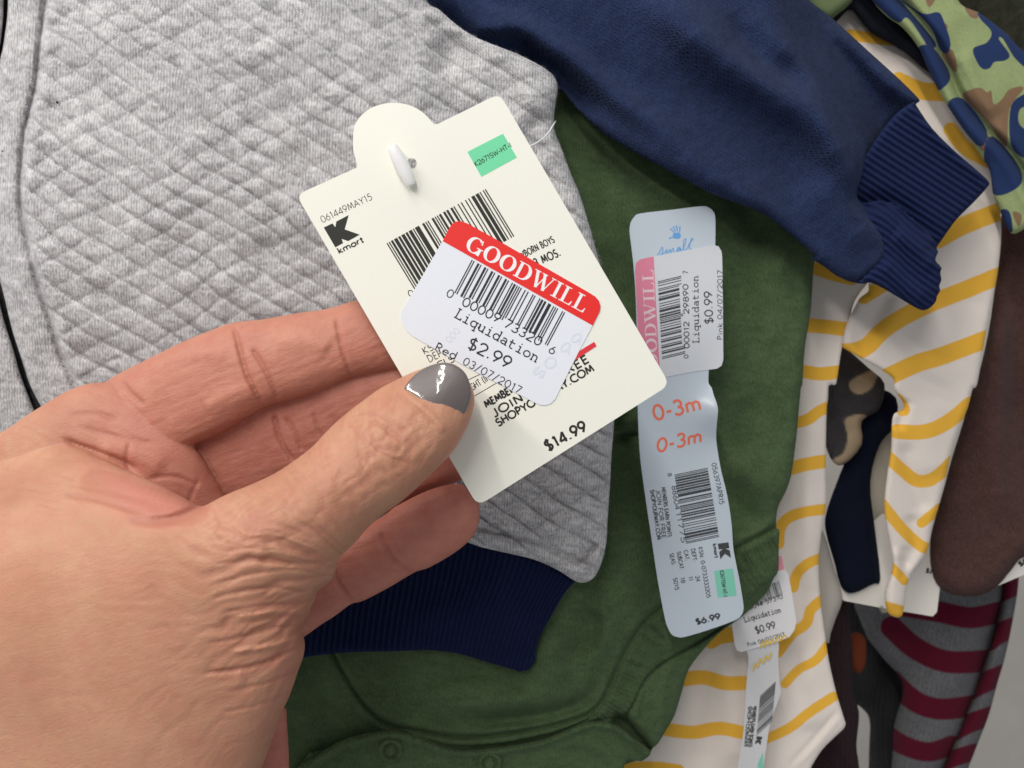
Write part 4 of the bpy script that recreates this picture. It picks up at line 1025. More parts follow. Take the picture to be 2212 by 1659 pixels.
# ------------------------------------------------------------------ long pale blue tag on the green bodysuit
btz = tps([(1440, 460, -5.0), (1520, 460, -5.1), (1440, 700, -4.75), (1540, 700, -4.85), (1450, 800, -4.8), (1530, 830, -5.05), (1390, 880, -5.0), (1545, 885, -4.55), (1390, 950, -5.1), (1545, 950, -5.1), (1400, 1050, -5.05), (1560, 1050, -4.85), (1430, 1200, -5.1), (1590, 1250, -4.9), (1470, 1370, -5.2), (1600, 1330, -5.0)])
bt = thing('size_tag', 'long pale blue tag reading 0-3m in coral, with a pink banded sticker', 'hang tag', (1480, 900, -5))
M_blue = paper('pale_blue_paper', (.50, .56, .63), .32, .02, .4)
bo = np.vstack([q2([(508, 990), (513, 960), (528, 938), (555, 922), (700, 905), (815, 891), (848, 895), (868, 912), (878, 940), (878, 1060), (870, 1300), (850, 1600), (850, 1659)]), q4([(862, 15), (872, 50), (885, 85), (890, 115), (886, 160), (882, 230), (890, 300), (905, 380), (925, 460), (940, 540), (950, 620), (955, 700), (965, 760), (985, 860), (998, 940), (1000, 975), (990, 1000), (960, 1022), (850, 1062), (745, 1093), (715, 1093), (690, 1082), (672, 1050),
    (660, 1010), (630, 850), (600, 650), (575, 480), (555, 330), (548, 230), (543, 100)]), q2([(540, 1500), (535, 1300), (525, 1150), (510, 1020)])])
sheet('card', bo, btz, M_blue, step=5, thick=.03, parent=bt, card=True, smooth_poly=3)
M_coral = ink_mat('coral_print', (.78, .17, .10)); M_softink = ink_mat('grey_black_print', (.035, .038, .042), .6, 70, (.3, .33, .36)); M_bl = ink_mat('blue_print', (.12, .34, .66))
ink = Ink(btz, .004); text(ink, '0-3m', q4((614, 158)), q4((824, 108)), 31, 4.6); text(ink, '0-3m', q4((624, 296)), q4((824, 248)), 27, 4.4, slant=.18); ink.build('size_lettering', M_coral, bt)
ink = Ink(btz, .004)
barcode(ink, '888604117759', q4((702, 392)), q4((752, 690)), q4((843, 362)) - q4((700, 392)))
ink.build('barcode', M_softink, bt)
ink = Ink(btz, .004)
for s, a, b, h, w in (('8', (672, 386), (676, 402), 8, 1.3), ('88604', (690, 440), (706, 545), 10, 1.4), ('11775', (708, 552), (734, 690), 10, 1.4), ('056397APR15', (862, 342), (898, 522), 10, 1.3), ('MEMBERS EARN POINTS', (646, 446), (674, 662), 8, 1.3),
    ('JOIN FOR FREE', (622, 458), (648, 668), 9, 1.3), ('SHOPYOURWAY.COM', (597, 458), (628, 674), 8, 1.5), ('KSN: 0-0733333205', (805, 705), (842, 925), 8.5, 1.2), ('DEPT:', (773, 712), (783, 770), 8.5, 1.2), ('24', (792, 830), (797, 855), 8.5, 1.2), ('CAT:', (742, 718), (750, 765), 8.5, 1.2), ('11', (762, 832), (766, 852), 8.5, 1.2),
    ('SUBCAT:', (712, 725), (726, 805), 8.5, 1.2), ('18', (728, 835), (732, 862), 8.5, 1.2), ('SEAS:', (680, 733), (692, 785), 8.5, 1.2), ('S015', (696, 838), (706, 892), 8.5, 1.2), ('kmart', (868, 690), (878, 752), 7, 1.9)):
    text(ink, s, q4(a), q4(b), h, w, up=-np.array([(q4(b) - q4(a))[1], -(q4(b) - q4(a))[0]]) * -1)
text(ink, '$6.99', q4((795, 1040)), q4((903, 1014)), 12, 2.9)
KL = np.array([(0, 0), (.42, 0), (.42, .38), (.58, 0), (1.12, 0), (.78, .5), (1.12, 1), (.6, 1), (.42, .62), (.42, 1), (0, 1)])
def klogo(ink, p, ex, ey):
    p = A_(p); k = p + KL[:, :1] * A_(ex) + KL[:, 1:] * A_(ey)
    ink.poly(k[[0, 1, 9, 10]]); ink.poly(k[[2, 3, 4, 5]]); ink.poly(k[[2, 5, 8]]); ink.poly(k[[5, 6, 7, 8]])
klogo(ink, q4((935, 684)), (5, 30), (-23, 3))
ink.build('lettering', M_softink, bt)
gb = patch('green_patch', q4([(873, 807), (955, 797), (971, 915), (889, 923)]), btz, paper('green_print_pale', (.20, .56, .42), .5, .02), bt)
ink = Ink(btz, .009); text(ink, 'K2671SW-HT-I', q4((898, 806)), q4((915, 920)), 8, 1.1, up=np.array([1, -.14])); ink.build('patch_lettering', M_softink, gb)
# hand print and brush script
ink = Ink(btz, .004)
c = q2((712, 1018)); R_ = random.Random(2)
ink.poly([(c[0] + 8.6 * math.cos(a) , c[1] + 7.5 * math.sin(a) + .8 * math.sin(3 * a)) for a in np.linspace(0, 2 * math.pi, 22)[:-1]])
for (dx, dy, ex, ey, w) in ((-5, -7, -14, -15, 3), (-2, -9, -8, -20, 3.2), (2, -9, -1, -22, 3.4), (6, -7, 7, -20, 3.2), (-8, 3, -17, 6, 3.2)):
    ink.ribbon([(c[0] + dx, c[1] + dy), (c[0] + (dx + ex) / 2, c[1] + (dy + ey) / 2), (c[0] + ex, c[1] + ey)], [w * .7, w * .8, w])
ink.build('hand_print', M_bl, bt)
ink = Ink(btz, .004)
sc = [(628, 1103), (640, 1085), (648, 1068), (652, 1078), (648, 1098), (640, 1100), (658, 1095), (668, 1078), (670, 1096), (682, 1076), (684, 1094), (696, 1072), (700, 1090), (712, 1088), (724, 1070), (716, 1072), (712, 1088), (722, 1086), (728, 1070), (730, 1084), (744, 1066), (752, 1034), (742, 1040), (742, 1078), (756, 1074), (768, 1050), (782, 1032), (774, 1034), (766, 1074), (778, 1074)]
ink.ribbon(smooth_line(q2(sc), 4), 2.0); ink.build('script_lettering', M_bl, bt)
bsz = lambda P: btz(P) + .014
so = q2([(531, 1165), (536, 1135), (556, 1119), (612, 1108), (700, 1091), (868, 1058), (892, 1064), (905, 1085), (908, 1110), (911, 1300), (913, 1555), (905, 1580), (885, 1593), (780, 1606), (660, 1630), (600, 1650), (560, 1640), (545, 1450), (538, 1300)])
bs = sheet('price_sticker', so, bsz, paper('sticker_white_cool', (.60, .62, .66), .38, .03, .25), step=5, thick=.012, parent=bt, card=True, smooth_poly=0)
pb_ = patch('pink_band', (q2([(531, 1165), (536, 1135), (556, 1119), (612, 1108), (622, 1300), (632, 1480), (641, 1637), (600, 1650), (560, 1640), (545, 1450), (538, 1300)])), bsz, paper('pink_print', (.66, .20, .30), .4, .02, .25), bs)
ink = Ink(bsz, .006); serif_text(ink, 'GOODWILL', q2((634, 1660)), q2((610, 1162)), 24); ink.build('shop_name', plain('pale_pink_print', (.72, .55, .60), .5), pb_)
ink = Ink(bsz, .004)
barcode(ink, '000012298907', q2((648, 1552)), q2((630, 1216)), q2((738, 1530)) - q2((648, 1552)), guard=1.12)
for s, a, b, h, w, mono in (('0', (762, 1548), (760, 1530), 9, 1.3, 0), ('00012', (766, 1506), (764, 1388), 11, 1.7, 0), ('29890', (764, 1358), (760, 1226), 11, 1.7, 0), ('7', (760, 1184), (759, 1168), 10, 1.3, 0), ('Liquidation', (808, 1484), (803, 1190), 13, 1.6, 1), ('$0.99', (868, 1402), (864, 1256), 17, 2.2, 0), ('Pink 04/07/2017', (908, 1470), (908, 1165), 10, 1.2, 0)):
    g2 = dict(G)
    text(ink, s, q2(a), q2(b), h, w, mono=bool(mono))
ink.build('lettering', M_softink, bs)

# ------------------------------------------------------------------ white tag of the striped shirt
wtz = tps([(1600, 1300, -7.3), (1700, 1250, -7.4), (1600, 1500, -7.6), (1680, 1500, -7.5), (1640, 1660, -7.5), (1650, 1400, -7.35)])
wt = thing('size_tag', 'creased white tag with a white price sticker on the yellow striped shirt', 'hang tag', (1640, 1500, -7.6))
sheet('card', q4([(1000, 1080), (1120, 1060), (1152, 1120), (1150, 1180), (1156, 1300), (1160, 1340), (1120, 1450), (1100, 1560), (1082, 1700), (1085, 1850), (960, 1850), (975, 1659), (1000, 1500), (1012, 1300), (1022, 1180)]), wtz, paper('creased_white_paper', (.62, .61, .62), .35, .05, .4), step=5, thick=.03, parent=wt, card=True, smooth_poly=3,
      hf=None)
wsz = lambda P: wtz(P) + .06
ws = sheet('price_sticker', q4([(950, 1040), (990, 960), (1100, 860), (1140, 740), (1165, 742), (1178, 800), (1192, 818), (1205, 880), (1228, 1020), (1222, 1060), (1200, 1092), (1150, 1112), (990, 1158), (972, 1150), (962, 1125)]), wsz, paper('sticker_white_far', (.74, .72, .72), .4, .02, .2), step=5, thick=.012, parent=wt, card=True, smooth_poly=0)
patch('pink_band', q4([(1120, 745), (1164, 742), (1177, 800), (1130, 815)]), wsz, plain('pink_far', (.75, .30, .36), .5), ws)
ink = Ink(wsz, .004); barcode(ink, '000014573107', q4((1040, 900)), q4((1152, 850)), (9, 30))
text(ink, '00014 57310', q4((1010, 982)), q4((1172, 925)), 9, 1.3); text(ink, 'Liquidation', q4((1004, 1030)), q4((1164, 985)), 11, 1.5, mono=True); text(ink, '$0.99', q4((1054, 1080)), q4((1142, 1054)), 15, 2.1); text(ink, 'Pink 04/07/2017', q4((1018, 1136)), q4((1180, 1088)), 8, 1.1)
ink.build('lettering', M_softink, ws)
ink = Ink(wtz, .005)
barcode(ink, '888604117759', q4((1072, 1348)), q4((1056, 1520)), (34, -32)); 
for s, a, b, h in (('MEMBERS EARN POINTS', (1046, 1392), (1024, 1570), 6), ('JOIN FOR FREE', (1034, 1392), (1012, 1570), 6), ('SHOPYOURWAY', (1022, 1392), (1001, 1570), 6)):
    text(ink, s, q4(a), q4(b), h, 1.5, up=np.array([1, -.1]))
klogo(ink, q4((1082, 1525)), (-4, 16), (-12, -2))
ink.build('lettering', M_softink, wt)
ink = Ink(wtz, .066)
ink.ribbon(smooth_line(q4([(1072, 1140), (1085, 1112), (1092, 1136), (1102, 1106), (1112, 1126), (1124, 1104), (1136, 1118), (1150, 1092), (1160, 1108), (1176, 1085), (1186, 1094)]), 4), 3.2)
ink.ribbon(smooth_line(q4([(1040, 1240), (1052, 1212), (1062, 1222), (1072, 1190), (1086, 1205), (1098, 1176), (1108, 1190), (1122, 1160)]), 4), 3.0)
ink.build('script_lettering', ink_mat('yellow_print', (.72, .48, .04)), wt)
ink = Ink(wtz, .005); ink.poly(q4([(1062, 1640), (1085, 1590), (1086, 1660), (1060, 1700)])); ink.build('green_patch', bpy.data.materials['green_print_pale'], wt)

# ------------------------------------------------------------------ the hand
def poisson(rings, step):
    """round an outline up into a limb: elliptic section everywhere"""
    levels = [step * 8, step * 4, step * 2, step]
    allp = np.vstack(rings); lo = allp.min(0) - 10; hi = allp.max(0) + 10
    prev = None
    for h in levels:
        xs = np.arange(lo[0], hi[0] + h, h); ys = np.arange(lo[1], hi[1] + h, h)
        X, Y = np.meshgrid(xs, ys, indexing='ij'); P = np.stack([X.ravel(), Y.ravel()], 1)
        M = inside(P, rings).reshape(X.shape).astype(float)
        if prev is None: u = np.zeros(X.shape)
        else:
            px, py, pu = prev
            u = bil(px[0], py[0], px[1] - px[0], pu, X.ravel(), Y.ravel()).reshape(X.shape)
        for it in range(600 if prev is None else 220):
            v = u.copy()
            v[1:-1, 1:-1] = .25 * (u[2:, 1:-1] + u[:-2, 1:-1] + u[1:-1, 2:] + u[1:-1, :-2] + h * h)
            u = v * M
        prev = (xs, ys, u)
    return lambda Q: np.sqrt(2 * np.clip(bil(xs[0], ys[0], step, u, Q[:, 0], Q[:, 1]), 0, None))
def bil(x0, y0, h, g, x, y):
    fx = np.clip((x - x0) / h, 0, g.shape[0] - 1.001); fy = np.clip((y - y0) / h, 0, g.shape[1] - 1.001)
    i = fx.astype(int); j = fy.astype(int); a = fx - i; b = fy - j
    return (g[i, j] * (1 - a) + g[i + 1, j] * a) * (1 - b) + (g[i, j + 1] * (1 - a) + g[i + 1, j + 1] * a) * b

def stk(P, L, w, a, t=.2): return ridge(P, L, w, a, t)
# --- wrinkle fields, in cm
def ridged(n, p=1.6): return .45 * np.abs(n * 2) - .75 * np.exp(-(n / .13) ** 2)
def back_wrinkles(P):
    u, v = P[:, 0], P[:, 1]
    # skin folds gathered at the side of the hand, fanning out to the left
    cx, cy = 800., 1240.
    th = np.arctan2(v - cy, cx - u); r = np.hypot(u - cx, v - cy)
    wob = fbm(u / 110, v / 110, 2, 2) * .16 + fbm(u / 40, v / 40, 5, 2) * .03
    f = th + wob
    m1 = np.exp(-((r - 180) / 150) ** 2) * np.clip((v - 1105) / 60, 0, 1) * np.clip(1.2 - np.abs(th) / 1.6, 0, 1)
    a = ridged(NZ[1](f * 13 + 40, r / 330 + 3), 1.2); b = ridged(NZ[4](f * 27 + 40, r / 150), 1.2); a = .7 * a + .3 * ridged(NZ[2](f * 17 + 9, r / 90), 1.2)
    h = m1 * (.095 * a + .045 * b)
    m2 = np.clip((r - 120) / 200, 0, 1) * np.clip(1.35 - (r - 200) / 420, .35, 1)
    h += m2 * .016 * (ridged(NZ[5](f * 40 + 70, r / 130)) + .5 * ridged(NZ[3](f * 80 + 70, r / 90)))
    # crossing fine wrinkles over the thumb joint and its base
    m3 = np.clip(1 - seg_dist(P, q3([(950, 620), (1250, 520), (1500, 420), (1700, 260)])) / 130, 0, 1)
    x = (u * .80 - v * .60); y = (u * .60 + v * .80)
    w1 = fbm(u / 50, v / 50, 3, 2) * 22
    h += m3 * (.024 * ridged(NZ[2]((y + w1) / 15, (x + w1) / 80)) + .020 * ridged(NZ[6]((x + w1) / 17, (y - w1) / 40)))
    # rings over the thumb knuckle
    k = q3((1660, 235)); ca, sa = math.cos(math.radians(42)), math.sin(math.radians(42))
    dx, dy = u - k[0], v - k[1]; a_ = (dx * ca + dy * sa) / 62; b_ = (-dx * sa + dy * ca) / 36
    rr = np.sqrt(a_ ** 2 + b_ ** 2) + .3 * fbm(u / 22, v / 22, 1, 2)
    h += -.035 * np.exp(-(rr / 1.3) ** 2) * (.5 + .5 * np.cos(rr * 11))
    return h
KN = [  # single creases on the back of the thumb
    ([(1500, 165), (1540, 200), (1580, 240), (1640, 290), (1720, 330), (1790, 345)], 4, -.045), ([(1600, 160), (1660, 190), (1720, 230), (1770, 290)], 4, -.045), ([(1520, 140), (1600, 130), (1700, 170), (1760, 220)], 3, -.03),
    ([(930, 560), (945, 610), (930, 650), (960, 680)], 4, -.05), ([(950, 680), (1020, 690), (1080, 670), (1180, 650)], 4, -.04), ([(1120, 570), (1110, 620), (1090, 660)], 3, -.03), ([(1000, 610), (1010, 650), (1000, 690)], 3, -.025),
    ([(880, 700), (1000, 720), (1160, 690), (1300, 640)], 4, -.03), ([(1350, 905), (1200, 880), (1050, 890), (900, 930)], 5, -.06), ([(1350, 930), (1240, 950), (1100, 960), (950, 990)], 5, -.05), ([(1310, 1040), (1200, 1050), (1050, 1090), (900, 1120)], 5, -.06),
    ([(1290, 1130), (1200, 1180), (1060, 1225), (880, 1250)], 6, -.10), ([(1330, 1000), (1180, 1010), (1000, 1040)], 4, -.04), ([(1380, 820), (1280, 800), (1100, 820), (900, 870)], 5, -.05), ([(1440, 760), (1300, 780), (1150, 760), (900, 780)], 4, -.045),
    ([(1280, 1240), (1150, 1290), (980, 1330)], 5, -.04), ([(1250, 1330), (1130, 1380), (960, 1420)], 5, -.03), ([(1300, 1085), (1180, 1130), (1000, 1160)], 7, .07), ([(1320, 980), (1180, 985), (1000, 1010)], 6, .05),
    ([(1420, 850), (1380, 880), (1350, 900)], 6, -.09), ([(1330, 1000), (1316, 1035)], 6, -.07)]
web_low = q3([(380, 540), (470, 565), (560, 588), (650, 592), (740, 582), (810, 560), (875, 528)])
def web_h(P):
    h = -.26 * np.exp(-(seg_dist(P, smooth_line(web_low, 4)) / 10) ** 2) * np.clip((P[:, 0] - 270) / 120, 0, 1)
    h -= .10 * np.clip(1 - seg_dist(P, q3([(420, 430), (560, 480), (700, 530), (830, 540)])) / 40, 0, 1)
    h += ridge(P, q3([(280, 480), (420, 500), (560, 540), (640, 560)]), 7, -.06) + ridge(P, q3([(300, 440), (450, 460), (600, 500)]), 4, -.025)
    R = random.Random(5)
    for i in range(13):
        y0 = 285 + i * 22 + R.uniform(-9, 9); x0 = R.uniform(-40, 160); L = R.uniform(150, 330); k = R.uniform(.05, .26)
        h += ridge(P, q3([(x0, y0), (x0 + L * .4, y0 + L * k * .6 + R.uniform(-8, 8)), (x0 + L * .75, y0 + L * k + R.uniform(-8, 8)), (x0 + L, y0 + L * k * 1.1)]), R.uniform(1.8, 3), -R.uniform(.006, .016), .4)
    return h
back_poly = q3([(-300, 440), (-120, 330), (5, 275), (45, 235), (110, 190), (190, 180), (270, 228), (400, 302), (560, 378), (700, 442), (800, 494), (862, 528), (905, 515), (970, 481), (1080, 436), (1180, 390), (1270, 332), (1350, 270), (1410, 206), (1480, 140), (1560, 78), (1640, 20), (1720, -22), (1800, -58), (1860, -76), (1930, -74), (1990, -52),
    (2030, -5), (2047, 40), (2049, 90), (2035, 145), (2012, 200), (1985, 250), (1950, 300), (1900, 352), (1840, 412), (1790, 460), (1720, 518), (1660, 560), (1620, 592), (1580, 632), (1530, 690), (1475, 742), (1458, 765), (1455, 795), (1435, 840), (1408, 868), (1380, 888), (1366, 905), (1362, 930), (1345, 962), (1335, 1000), (1315, 1030), (1306, 1050),
    (1312, 1090), (1317, 1130), (1310, 1180), (1288, 1240), (1270, 1295), (1250, 1350), (1222, 1410), (1190, 1500), (1160, 1580), (1130, 1659), (1080, 1800), (980, 2100), (300, 2300), (-300, 2200)])
def back_h(P): return ridge(P, A_([(866, 840), (890, 862), (912, 880), (932, 898), (946, 914), (962, 932)]), 7, .05, .05) + ridge(P, A_([(860, 848), (884, 874), (912, 896), (938, 922)]), 4, -.03, .1) + sum(ridge(P, q3(L), w * .62, a * 1.15) for L, w, a in KN) + back_wrinkles(P) + web_h(P)
def finger_lines(seed, c0, ang, n, spread, mask):
    def f(P):
        a = math.radians(ang); x = (P[:, 0] - c0[0]) * math.cos(a) + (P[:, 1] - c0[1]) * math.sin(a); y = -(P[:, 0] - c0[0]) * math.sin(a) + (P[:, 1] - c0[1]) * math.cos(a)
        return .012 * ridged(NZ[seed](y / 9 + 20, x / 90 + 9)) + .006 * ridged(NZ[(seed + 1) % 8](y / 4 + 20, x / 30))
    return f
def CR(conv, L, w, a): return (conv(L) if conv else A_(L), w, a)
c2 = lambda p: A_(p) * .4902 + (0, 610)
index_h = lambda P: finger_lines(0, (500, 850), -22, 8, 1, None)(P) + sum(ridge(P, L, w, a, .1) for L, w, a in [
    CR(c2, [(1030, 190), (1055, 290), (1085, 400), (1130, 490), (1160, 545)], 5, -.09), CR(c2, [(1110, 290), (1160, 370), (1200, 450), (1225, 520)], 5, -.07), CR(c2, [(1480, 150), (1500, 260), (1525, 350), (1550, 420)], 4, -.06),
    CR(c2, [(540, 440), (580, 490), (640, 540)], 5, -.06), CR(c2, [(700, 330), (900, 300), (1000, 330)], 22, .05), CR(c2, [(1200, 260), (1350, 250), (1450, 300)], 24, .06), CR(c2, [(900, 560), (1000, 510), (1120, 470)], 22, .06)]) 
middle_h = lambda P: finger_lines(2, (500, 950), -20, 8, 1, None)(P) + sum(ridge(P, L, w, a, .1) for L, w, a in [
    CR(c2, [(1205, 580), (1230, 680), (1260, 740), (1300, 790)], 5, -.09), CR(c2, [(1255, 590), (1300, 660), (1330, 740)], 4, -.07), CR(c2, [(1380, 570), (1400, 640), (1440, 700)], 4, -.05)])
ring_h = lambda P: finger_lines(4, (500, 950), -20, 8, 1, None)(P)
little_h = lambda P: finger_lines(5, (900, 1180), -24, 8, 1, None)(P) + sum(ridge(P, L, w, a, .1) for L, w, a in [
    CR(q3, [(1640, 640), (1665, 700), (1700, 760), (1775, 815)], 5, -.07), CR(q3, [(1440, 800), (1470, 870), (1520, 945)], 5, -.07), CR(q3, [(1700, 690), (1750, 760)], 3, -.02)])
palm_h = lambda P: finger_lines(6, (350, 1000), 30, 8, 1, None)(P) * .8 + sum(ridge(P, L, w, a, .15) for L, w, a in [
    CR(q3, [(270, 235), (330, 262), (400, 285), (470, 312), (540, 340), (600, 372)], 6, -.12), CR(q3, [(560, 250), (552, 290), (548, 330), (560, 380)], 4, -.05), CR(q3, [(640, 410), (700, 400), (780, 405), (850, 440)], 4, -.04), CR(q3, [(860, 410), (830, 470), (810, 530)], 4, -.035),
    CR(q3, [(330, 180), (450, 215), (560, 240), (680, 260)], 5, -.035), CR(q3, [(300, 130), (420, 130), (520, 160)], 5, -.03), CR(q3, [(420, 300), (520, 290), (640, 330), (700, 380)], 26, .07)])
heel_h = lambda P: 0 * P[:, 0]
PARTS = [
 # name, outline, centre plane controls, height scale, cap, front field, pinkness
 ('thumb', back_poly, [(1000, 830, .72), (940, 900, .78), (860, 960, .9), (700, 1060, 1.2), (560, 1150, 1.35), (430, 1100, .9), (650, 1300, .9), (640, 1450, .8), (350, 1350, 1.0), (300, 1600, 1.0), (0, 1100, -.2), (150, 990, -.75), (0, 1600, .5), (280, 1060, .2), (-150, 1300, .2), (560, 1659, .7), (20, 970, -1.7), (-150, 1050, -1.3), (90, 940, -1.5)], 1.0, 1.75, back_h, .0),
 ('palm', q3([(-60, 300), (60, 175), (180, 95), (300, 25), (400, -5), (490, 0), (560, 32), (650, 92), (740, 170), (820, 250), (870, 310), (912, 380), (950, 440), (985, 510), (1050, 700), (900, 900), (400, 900), (0, 700)]), [(100, 950, -.9), (250, 860, -1.2), (420, 950, -1.15), (480, 1080, -1.5), (300, 1050, -1.1), (300, 1250, -1.2), (0, 1000, -.9)], .62, .95, palm_h, .75),
 ('index', A_([(421, 960), (480, 935), (573, 880), (640, 862), (700, 840), (765, 815), (853, 799), (900, 782), (950, 752), (966, 720), (952, 690), (900, 660), (830, 650), (800, 648), (765, 650), (725, 662), (690, 670), (650, 675), (610, 682), (565, 690), (520, 694), (490, 700), (465, 710), (425, 725), (380, 745), (320, 775), (260, 805), (222, 828), (150, 870), (90, 925), (60, 990), (150, 1060), (260, 1060), (360, 1000)]),
   [(100, 980, -1.5), (250, 900, -1.5), (400, 850, -1.3), (560, 790, -1.15), (700, 750, -1.15), (850, 720, -1.2), (960, 700, -1.2)], .96, 1.0, index_h, .62),
 ('middle', A_([(330, 1000), (430, 900), (573, 840), (700, 800), (800, 775), (880, 770), (960, 785), (1005, 825), (1000, 870), (930, 915), (800, 950), (700, 1010), (600, 1070), (480, 1130), (360, 1120)]),
   [(350, 1050, -2.1), (500, 980, -1.95), (650, 900, -1.75), (800, 860, -1.6), (980, 830, -1.5)], .95, .95, middle_h, .8),
 ('ring', A_([(560, 1150), (640, 1040), (780, 960), (900, 925), (985, 930), (1035, 955), (1050, 990), (1030, 1020), (980, 1045), (900, 1075), (800, 1130), (680, 1220), (580, 1230)]),
   [(560, 1180, -2.6), (700, 1100, -2.3), (850, 1010, -2.2), (1000, 985, -2.0)], .9, .85, ring_h, .9),
 ('little', np.vstack([q3([(1560, 640), (1600, 605), (1660, 567), (1700, 535), (1760, 502), (1830, 468), (1900, 443), (1960, 432), (2010, 437), (2048, 466), (2070, 515), (2073, 570), (2056, 640), (2005, 698), (1935, 748), (1850, 795), (1800, 810), (1730, 850), (1680, 880), (1600, 922), (1555, 942), (1515, 952), (1450, 1000), (1380, 1045), (1320, 1088), (1200, 1160), (1050, 1160), (1000, 1050), (1100, 850), (1300, 740), (1450, 690)])]),
   [(560, 1350, -1.8), (700, 1280, -1.7), (850, 1200, -1.5), (960, 1120, -1.35), (1030, 1090, -1.3)], .95, .95, little_h, .85),
 ('heel', q3([(1200, 1250), (1225, 1390), (1236, 1400), (1240, 1450), (1246, 1550), (1251, 1659), (1262, 2000), (900, 2000), (700, 1500), (1000, 1200)]), [(600, 1500, -1.0), (620, 1659, -1.0), (400, 1500, -1.0), (500, 1750, -1.0)], .7, .9, heel_h, .95),
]
allV = []; allF = []; off = 0; surf = []
for nm, poly, ctrl, hs, cap, fld, pink in PARTS:
    L = smooth_line(poly, 4, True); step = 3.6
    infl = poisson([L], 5.0); zc = tps(ctrl)
    P, d, Q, _ = grid_for([L], step)
    def zf(X, infl=infl, zc=zc, hs=hs, cap=cap, fld=fld):
        h = infl(X) * .01 * hs; h = cap * np.tanh(h / cap)
        return zc(X), h, fld(X) * np.clip(h / .22, 0, 1)
    c, h, w = zf(P); h[d <= 0] = 0; w[d <= 0] = 0
    V1 = W(P[:, 0], P[:, 1], c + h + w); V2 = W(P[:, 0], P[:, 1], c - h * .85 - .01)
    n = len(P); be = boundary_edges(Q)
    allV += [V1, V2]; allF += (Q + off).tolist() + (Q[:, ::-1] + n + off).tolist() + [[a + off, a + n + off, b + n + off, b + off] for a, b in be.tolist()]
    off += 2 * n; surf.append((L, zf, pink))
# forearm and wrist run on below the picture
me = bpy.data.meshes.new('hand_build'); me.from_pydata(np.vstack(allV).tolist(), [], allF)
tmp = bpy.data.objects.new('hand_build', me); COL.objects.link(tmp)
rm = tmp.modifiers.new('r', 'REMESH'); rm.mode = 'VOXEL'; rm.voxel_size = .00034; rm.adaptivity = 0
dg = bpy.context.evaluated_depsgraph_get(); ev = tmp.evaluated_get(dg); me2 = ev.to_mesh()
nv = len(me2.vertices); co = np.zeros(nv * 3); me2.vertices.foreach_get('co', co); co = co.reshape(-1, 3)
npoly = len(me2.polygons); lv = np.zeros(len(me2.loops), int); me2.loops.foreach_get('vertex_index', lv)
quads = lv.reshape(-1, 4) if len(lv) == npoly * 4 else None
ev.to_mesh_clear(); bpy.data.objects.remove(tmp); bpy.data.meshes.remove(me)
# light smoothing
e = np.vstack([quads[:, [0, 1]], quads[:, [1, 2]], quads[:, [2, 3]], quads[:, [3, 0]]])
cnt = np.bincount(e[:, 0], minlength=nv) + np.bincount(e[:, 1], minlength=nv)
for it, lam in enumerate((.5, -.35, .5, -.2)):
    s = np.zeros_like(co)
    for k in range(3): s[:, k] = np.bincount(e[:, 0], co[e[:, 1], k], nv) + np.bincount(e[:, 1], co[e[:, 0], k], nv)
    co = co + lam * (s / cnt[:, None] - co)
zc_ = co[:, 2] * 100; sc_ = (CAMD - zc_) / CAMD
U = np.stack([co[:, 0] / 1e-4 / sc_ + 1106, 829.5 - co[:, 1] / 1e-4 / sc_], 1)
pink = np.full(nv, .5); bd = np.full(nv, 9.); red = np.zeros(nv)
for L, zf, pk in surf:
    m = inside(U, [L])
    if not m.any(): continue
    c, h, w = zf(U[m]); dd = np.abs(c + h + w - zc_[m]); idx = np.nonzero(m)[0]
    mm = dd < bd[idx]; bd[idx[mm]] = dd[mm]; pink[idx[mm]] = pk * np.clip((U[idx[mm], 0] - 30) / 260, .05, 1)
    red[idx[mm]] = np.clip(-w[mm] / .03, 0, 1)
# the web between thumb and finger is pink too; knuckles redder
wp = q3([(300, 268), (560, 375), (875, 525), (740, 580), (640, 588), (540, 575), (420, 500), (340, 380)])
wd = np.where(inside(U, [wp]), -1, 1) * seg_dist(U, wp, True)
flush = np.clip(.5 - wd / 70, 0, 1) * (zc_ > -.9) * np.clip((U[:, 0] - 90) / 330, 0, 1)
flush = flush * (pink < .3)
pink = np.maximum(pink, np.clip(1 - seg_dist(U, q3([(1290, 960), (1290, 1100), (1240, 1300), (1180, 1500)])) / 60, 0, 1) * .38)
pink = np.maximum(pink, np.clip(1 - seg_dist(U, q3([(1990, 280), (2040, 150)])) / 30, 0, 1) * .6)
for it in range(25):
    flush = .5 * flush + .5 * (np.bincount(e[:, 0], flush[e[:, 1]], nv) + np.bincount(e[:, 1], flush[e[:, 0]], nv)) / cnt
for it in range(30):
    pink = .5 * pink + .5 * (np.bincount(e[:, 0], pink[e[:, 1]], nv) + np.bincount(e[:, 1], pink[e[:, 0]], nv)) / cnt
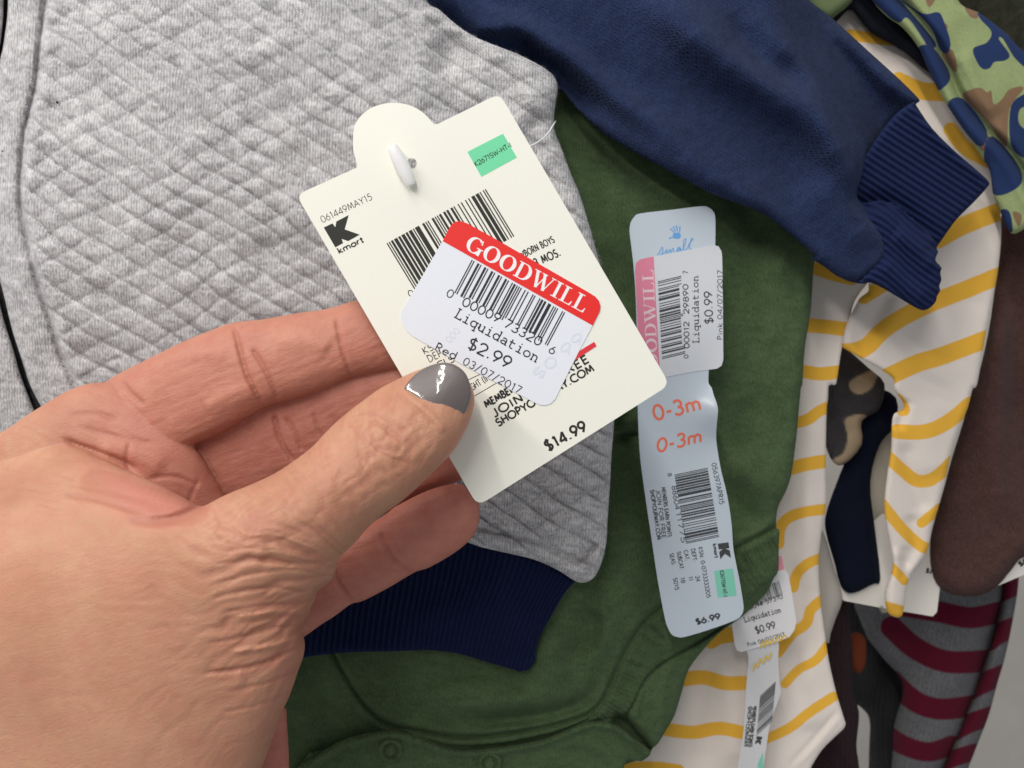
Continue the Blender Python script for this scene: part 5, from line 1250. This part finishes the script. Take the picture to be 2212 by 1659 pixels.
def skin_mat():
    m, nt, b = new_mat('skin')
    v = coords(nt)
    n1 = noise(nt, v, .6, 4, .6); n2 = noise(nt, v, 1.9, 5, .7); n3 = noise(nt, v, 14, 3, .6)
    tan = mixc(nt, ramp(nt, n1, .3, .7), (.45, .21, .125), (.57, .31, .195))
    tan = mixc(nt, math_(nt, 'MULTIPLY', ramp(nt, n2, .42, .72), .55), tan, (.52, .215, .15))
    tan = mixc(nt, math_(nt, 'MULTIPLY', ramp(nt, n3, .60, .76), .4), tan, (.38, .19, .12))
    pk = mixc(nt, ramp(nt, n2, .3, .75), (.55, .215, .16), (.43, .135, .10))
    c = mixc(nt, attr(nt, 'pink'), tan, pk)
    c = mixc(nt, attr(nt, 'flush'), c, (.62, .235, .195))
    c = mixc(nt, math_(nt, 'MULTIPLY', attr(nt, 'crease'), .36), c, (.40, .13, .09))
    nt.links.new(c, b.inputs['Base Color'])
    b.inputs['Roughness'].default_value = .5
    b.inputs['Specular IOR Level'].default_value = .32
    b.inputs['Subsurface Weight'].default_value = .35
    b.inputs['Subsurface Radius'].default_value = (1, .35, .2)
    b.inputs['Subsurface Scale'].default_value = .0022
    vo = nt.nodes.new('ShaderNodeTexVoronoi'); vo.inputs['Scale'].default_value = 13; vo.feature = 'DISTANCE_TO_EDGE'
    nt.links.new(v, vo.inputs['Vector'])
    lines = nt.nodes.new('ShaderNodeTexNoise'); lines.inputs['Scale'].default_value = 5; lines.inputs['Detail'].default_value = 5
    nt.links.new(coords(nt, -18, (1, 4.5, 1)), lines.inputs['Vector'])
    h = math_(nt, 'ADD', math_(nt, 'MULTIPLY', math_(nt, 'MINIMUM', vo.outputs[0], .12), 2.2), math_(nt, 'MULTIPLY', lines.outputs[0], .9))
    h = math_(nt, 'ADD', h, math_(nt, 'MULTIPLY', n3, .5))
    bump(nt, b, h, .24, .0006)
    return m
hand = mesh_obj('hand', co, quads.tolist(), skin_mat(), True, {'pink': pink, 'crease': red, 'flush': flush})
tag(hand, 'left hand with grey brown nail polish, thumb pressing the cream price tag', 'hand')
# nail
L0, zf0, _ = surf[0]
nail_poly = A_([(873, 842), (887, 819), (905, 802), (930, 789), (957, 783), (980, 787), (1001, 801), (1013, 822), (1018, 849), (1013, 874), (1003, 894), (988, 912), (974, 922), (963, 925), (949, 906), (934, 889), (915, 872), (893, 855)])
nax = np.array([.80, -.60])
nail_c = A_((945, 850))
_c, _h, _w = zf0(A_([(945, 855)])); ztop = float(_c[0] + _h[0])
def nail_z(P):
    x = (P - nail_c) @ np.array([.62, .78]); y = (P - nail_c) @ np.array([.78, -.62])
    return ztop + .05 - (x / 100) ** 2 * .50 - (y / 100) ** 2 * .15 + .17 * ((P[:, 1] - 850) / 100)
def polish():
    m, nt, b = new_mat('grey_brown_nail_polish')
    v = coords(nt)
    c = mixc(nt, noise(nt, v, 1.2, 3), (.105, .082, .080), (.14, .112, .108))
    nt.links.new(c, b.inputs['Base Color'])
    b.inputs['Roughness'].default_value = .45; b.inputs['Coat Weight'].default_value = 1; b.inputs['Coat Roughness'].default_value = .07
    n = noise(nt, coords(nt, 30, (1, .6, 1)), 5.0, 1.5, .5)
    bp = bump(nt, b, n, .24, .0004); nt.links.new(bp.outputs[0], b.inputs['Coat Normal'])
    return m
sheet('thumb_nail', nail_poly, nail_z, polish(), step=2.5, roll=5, depth=.03, thick=.05, parent=hand, smooth_poly=4, back=1.2)
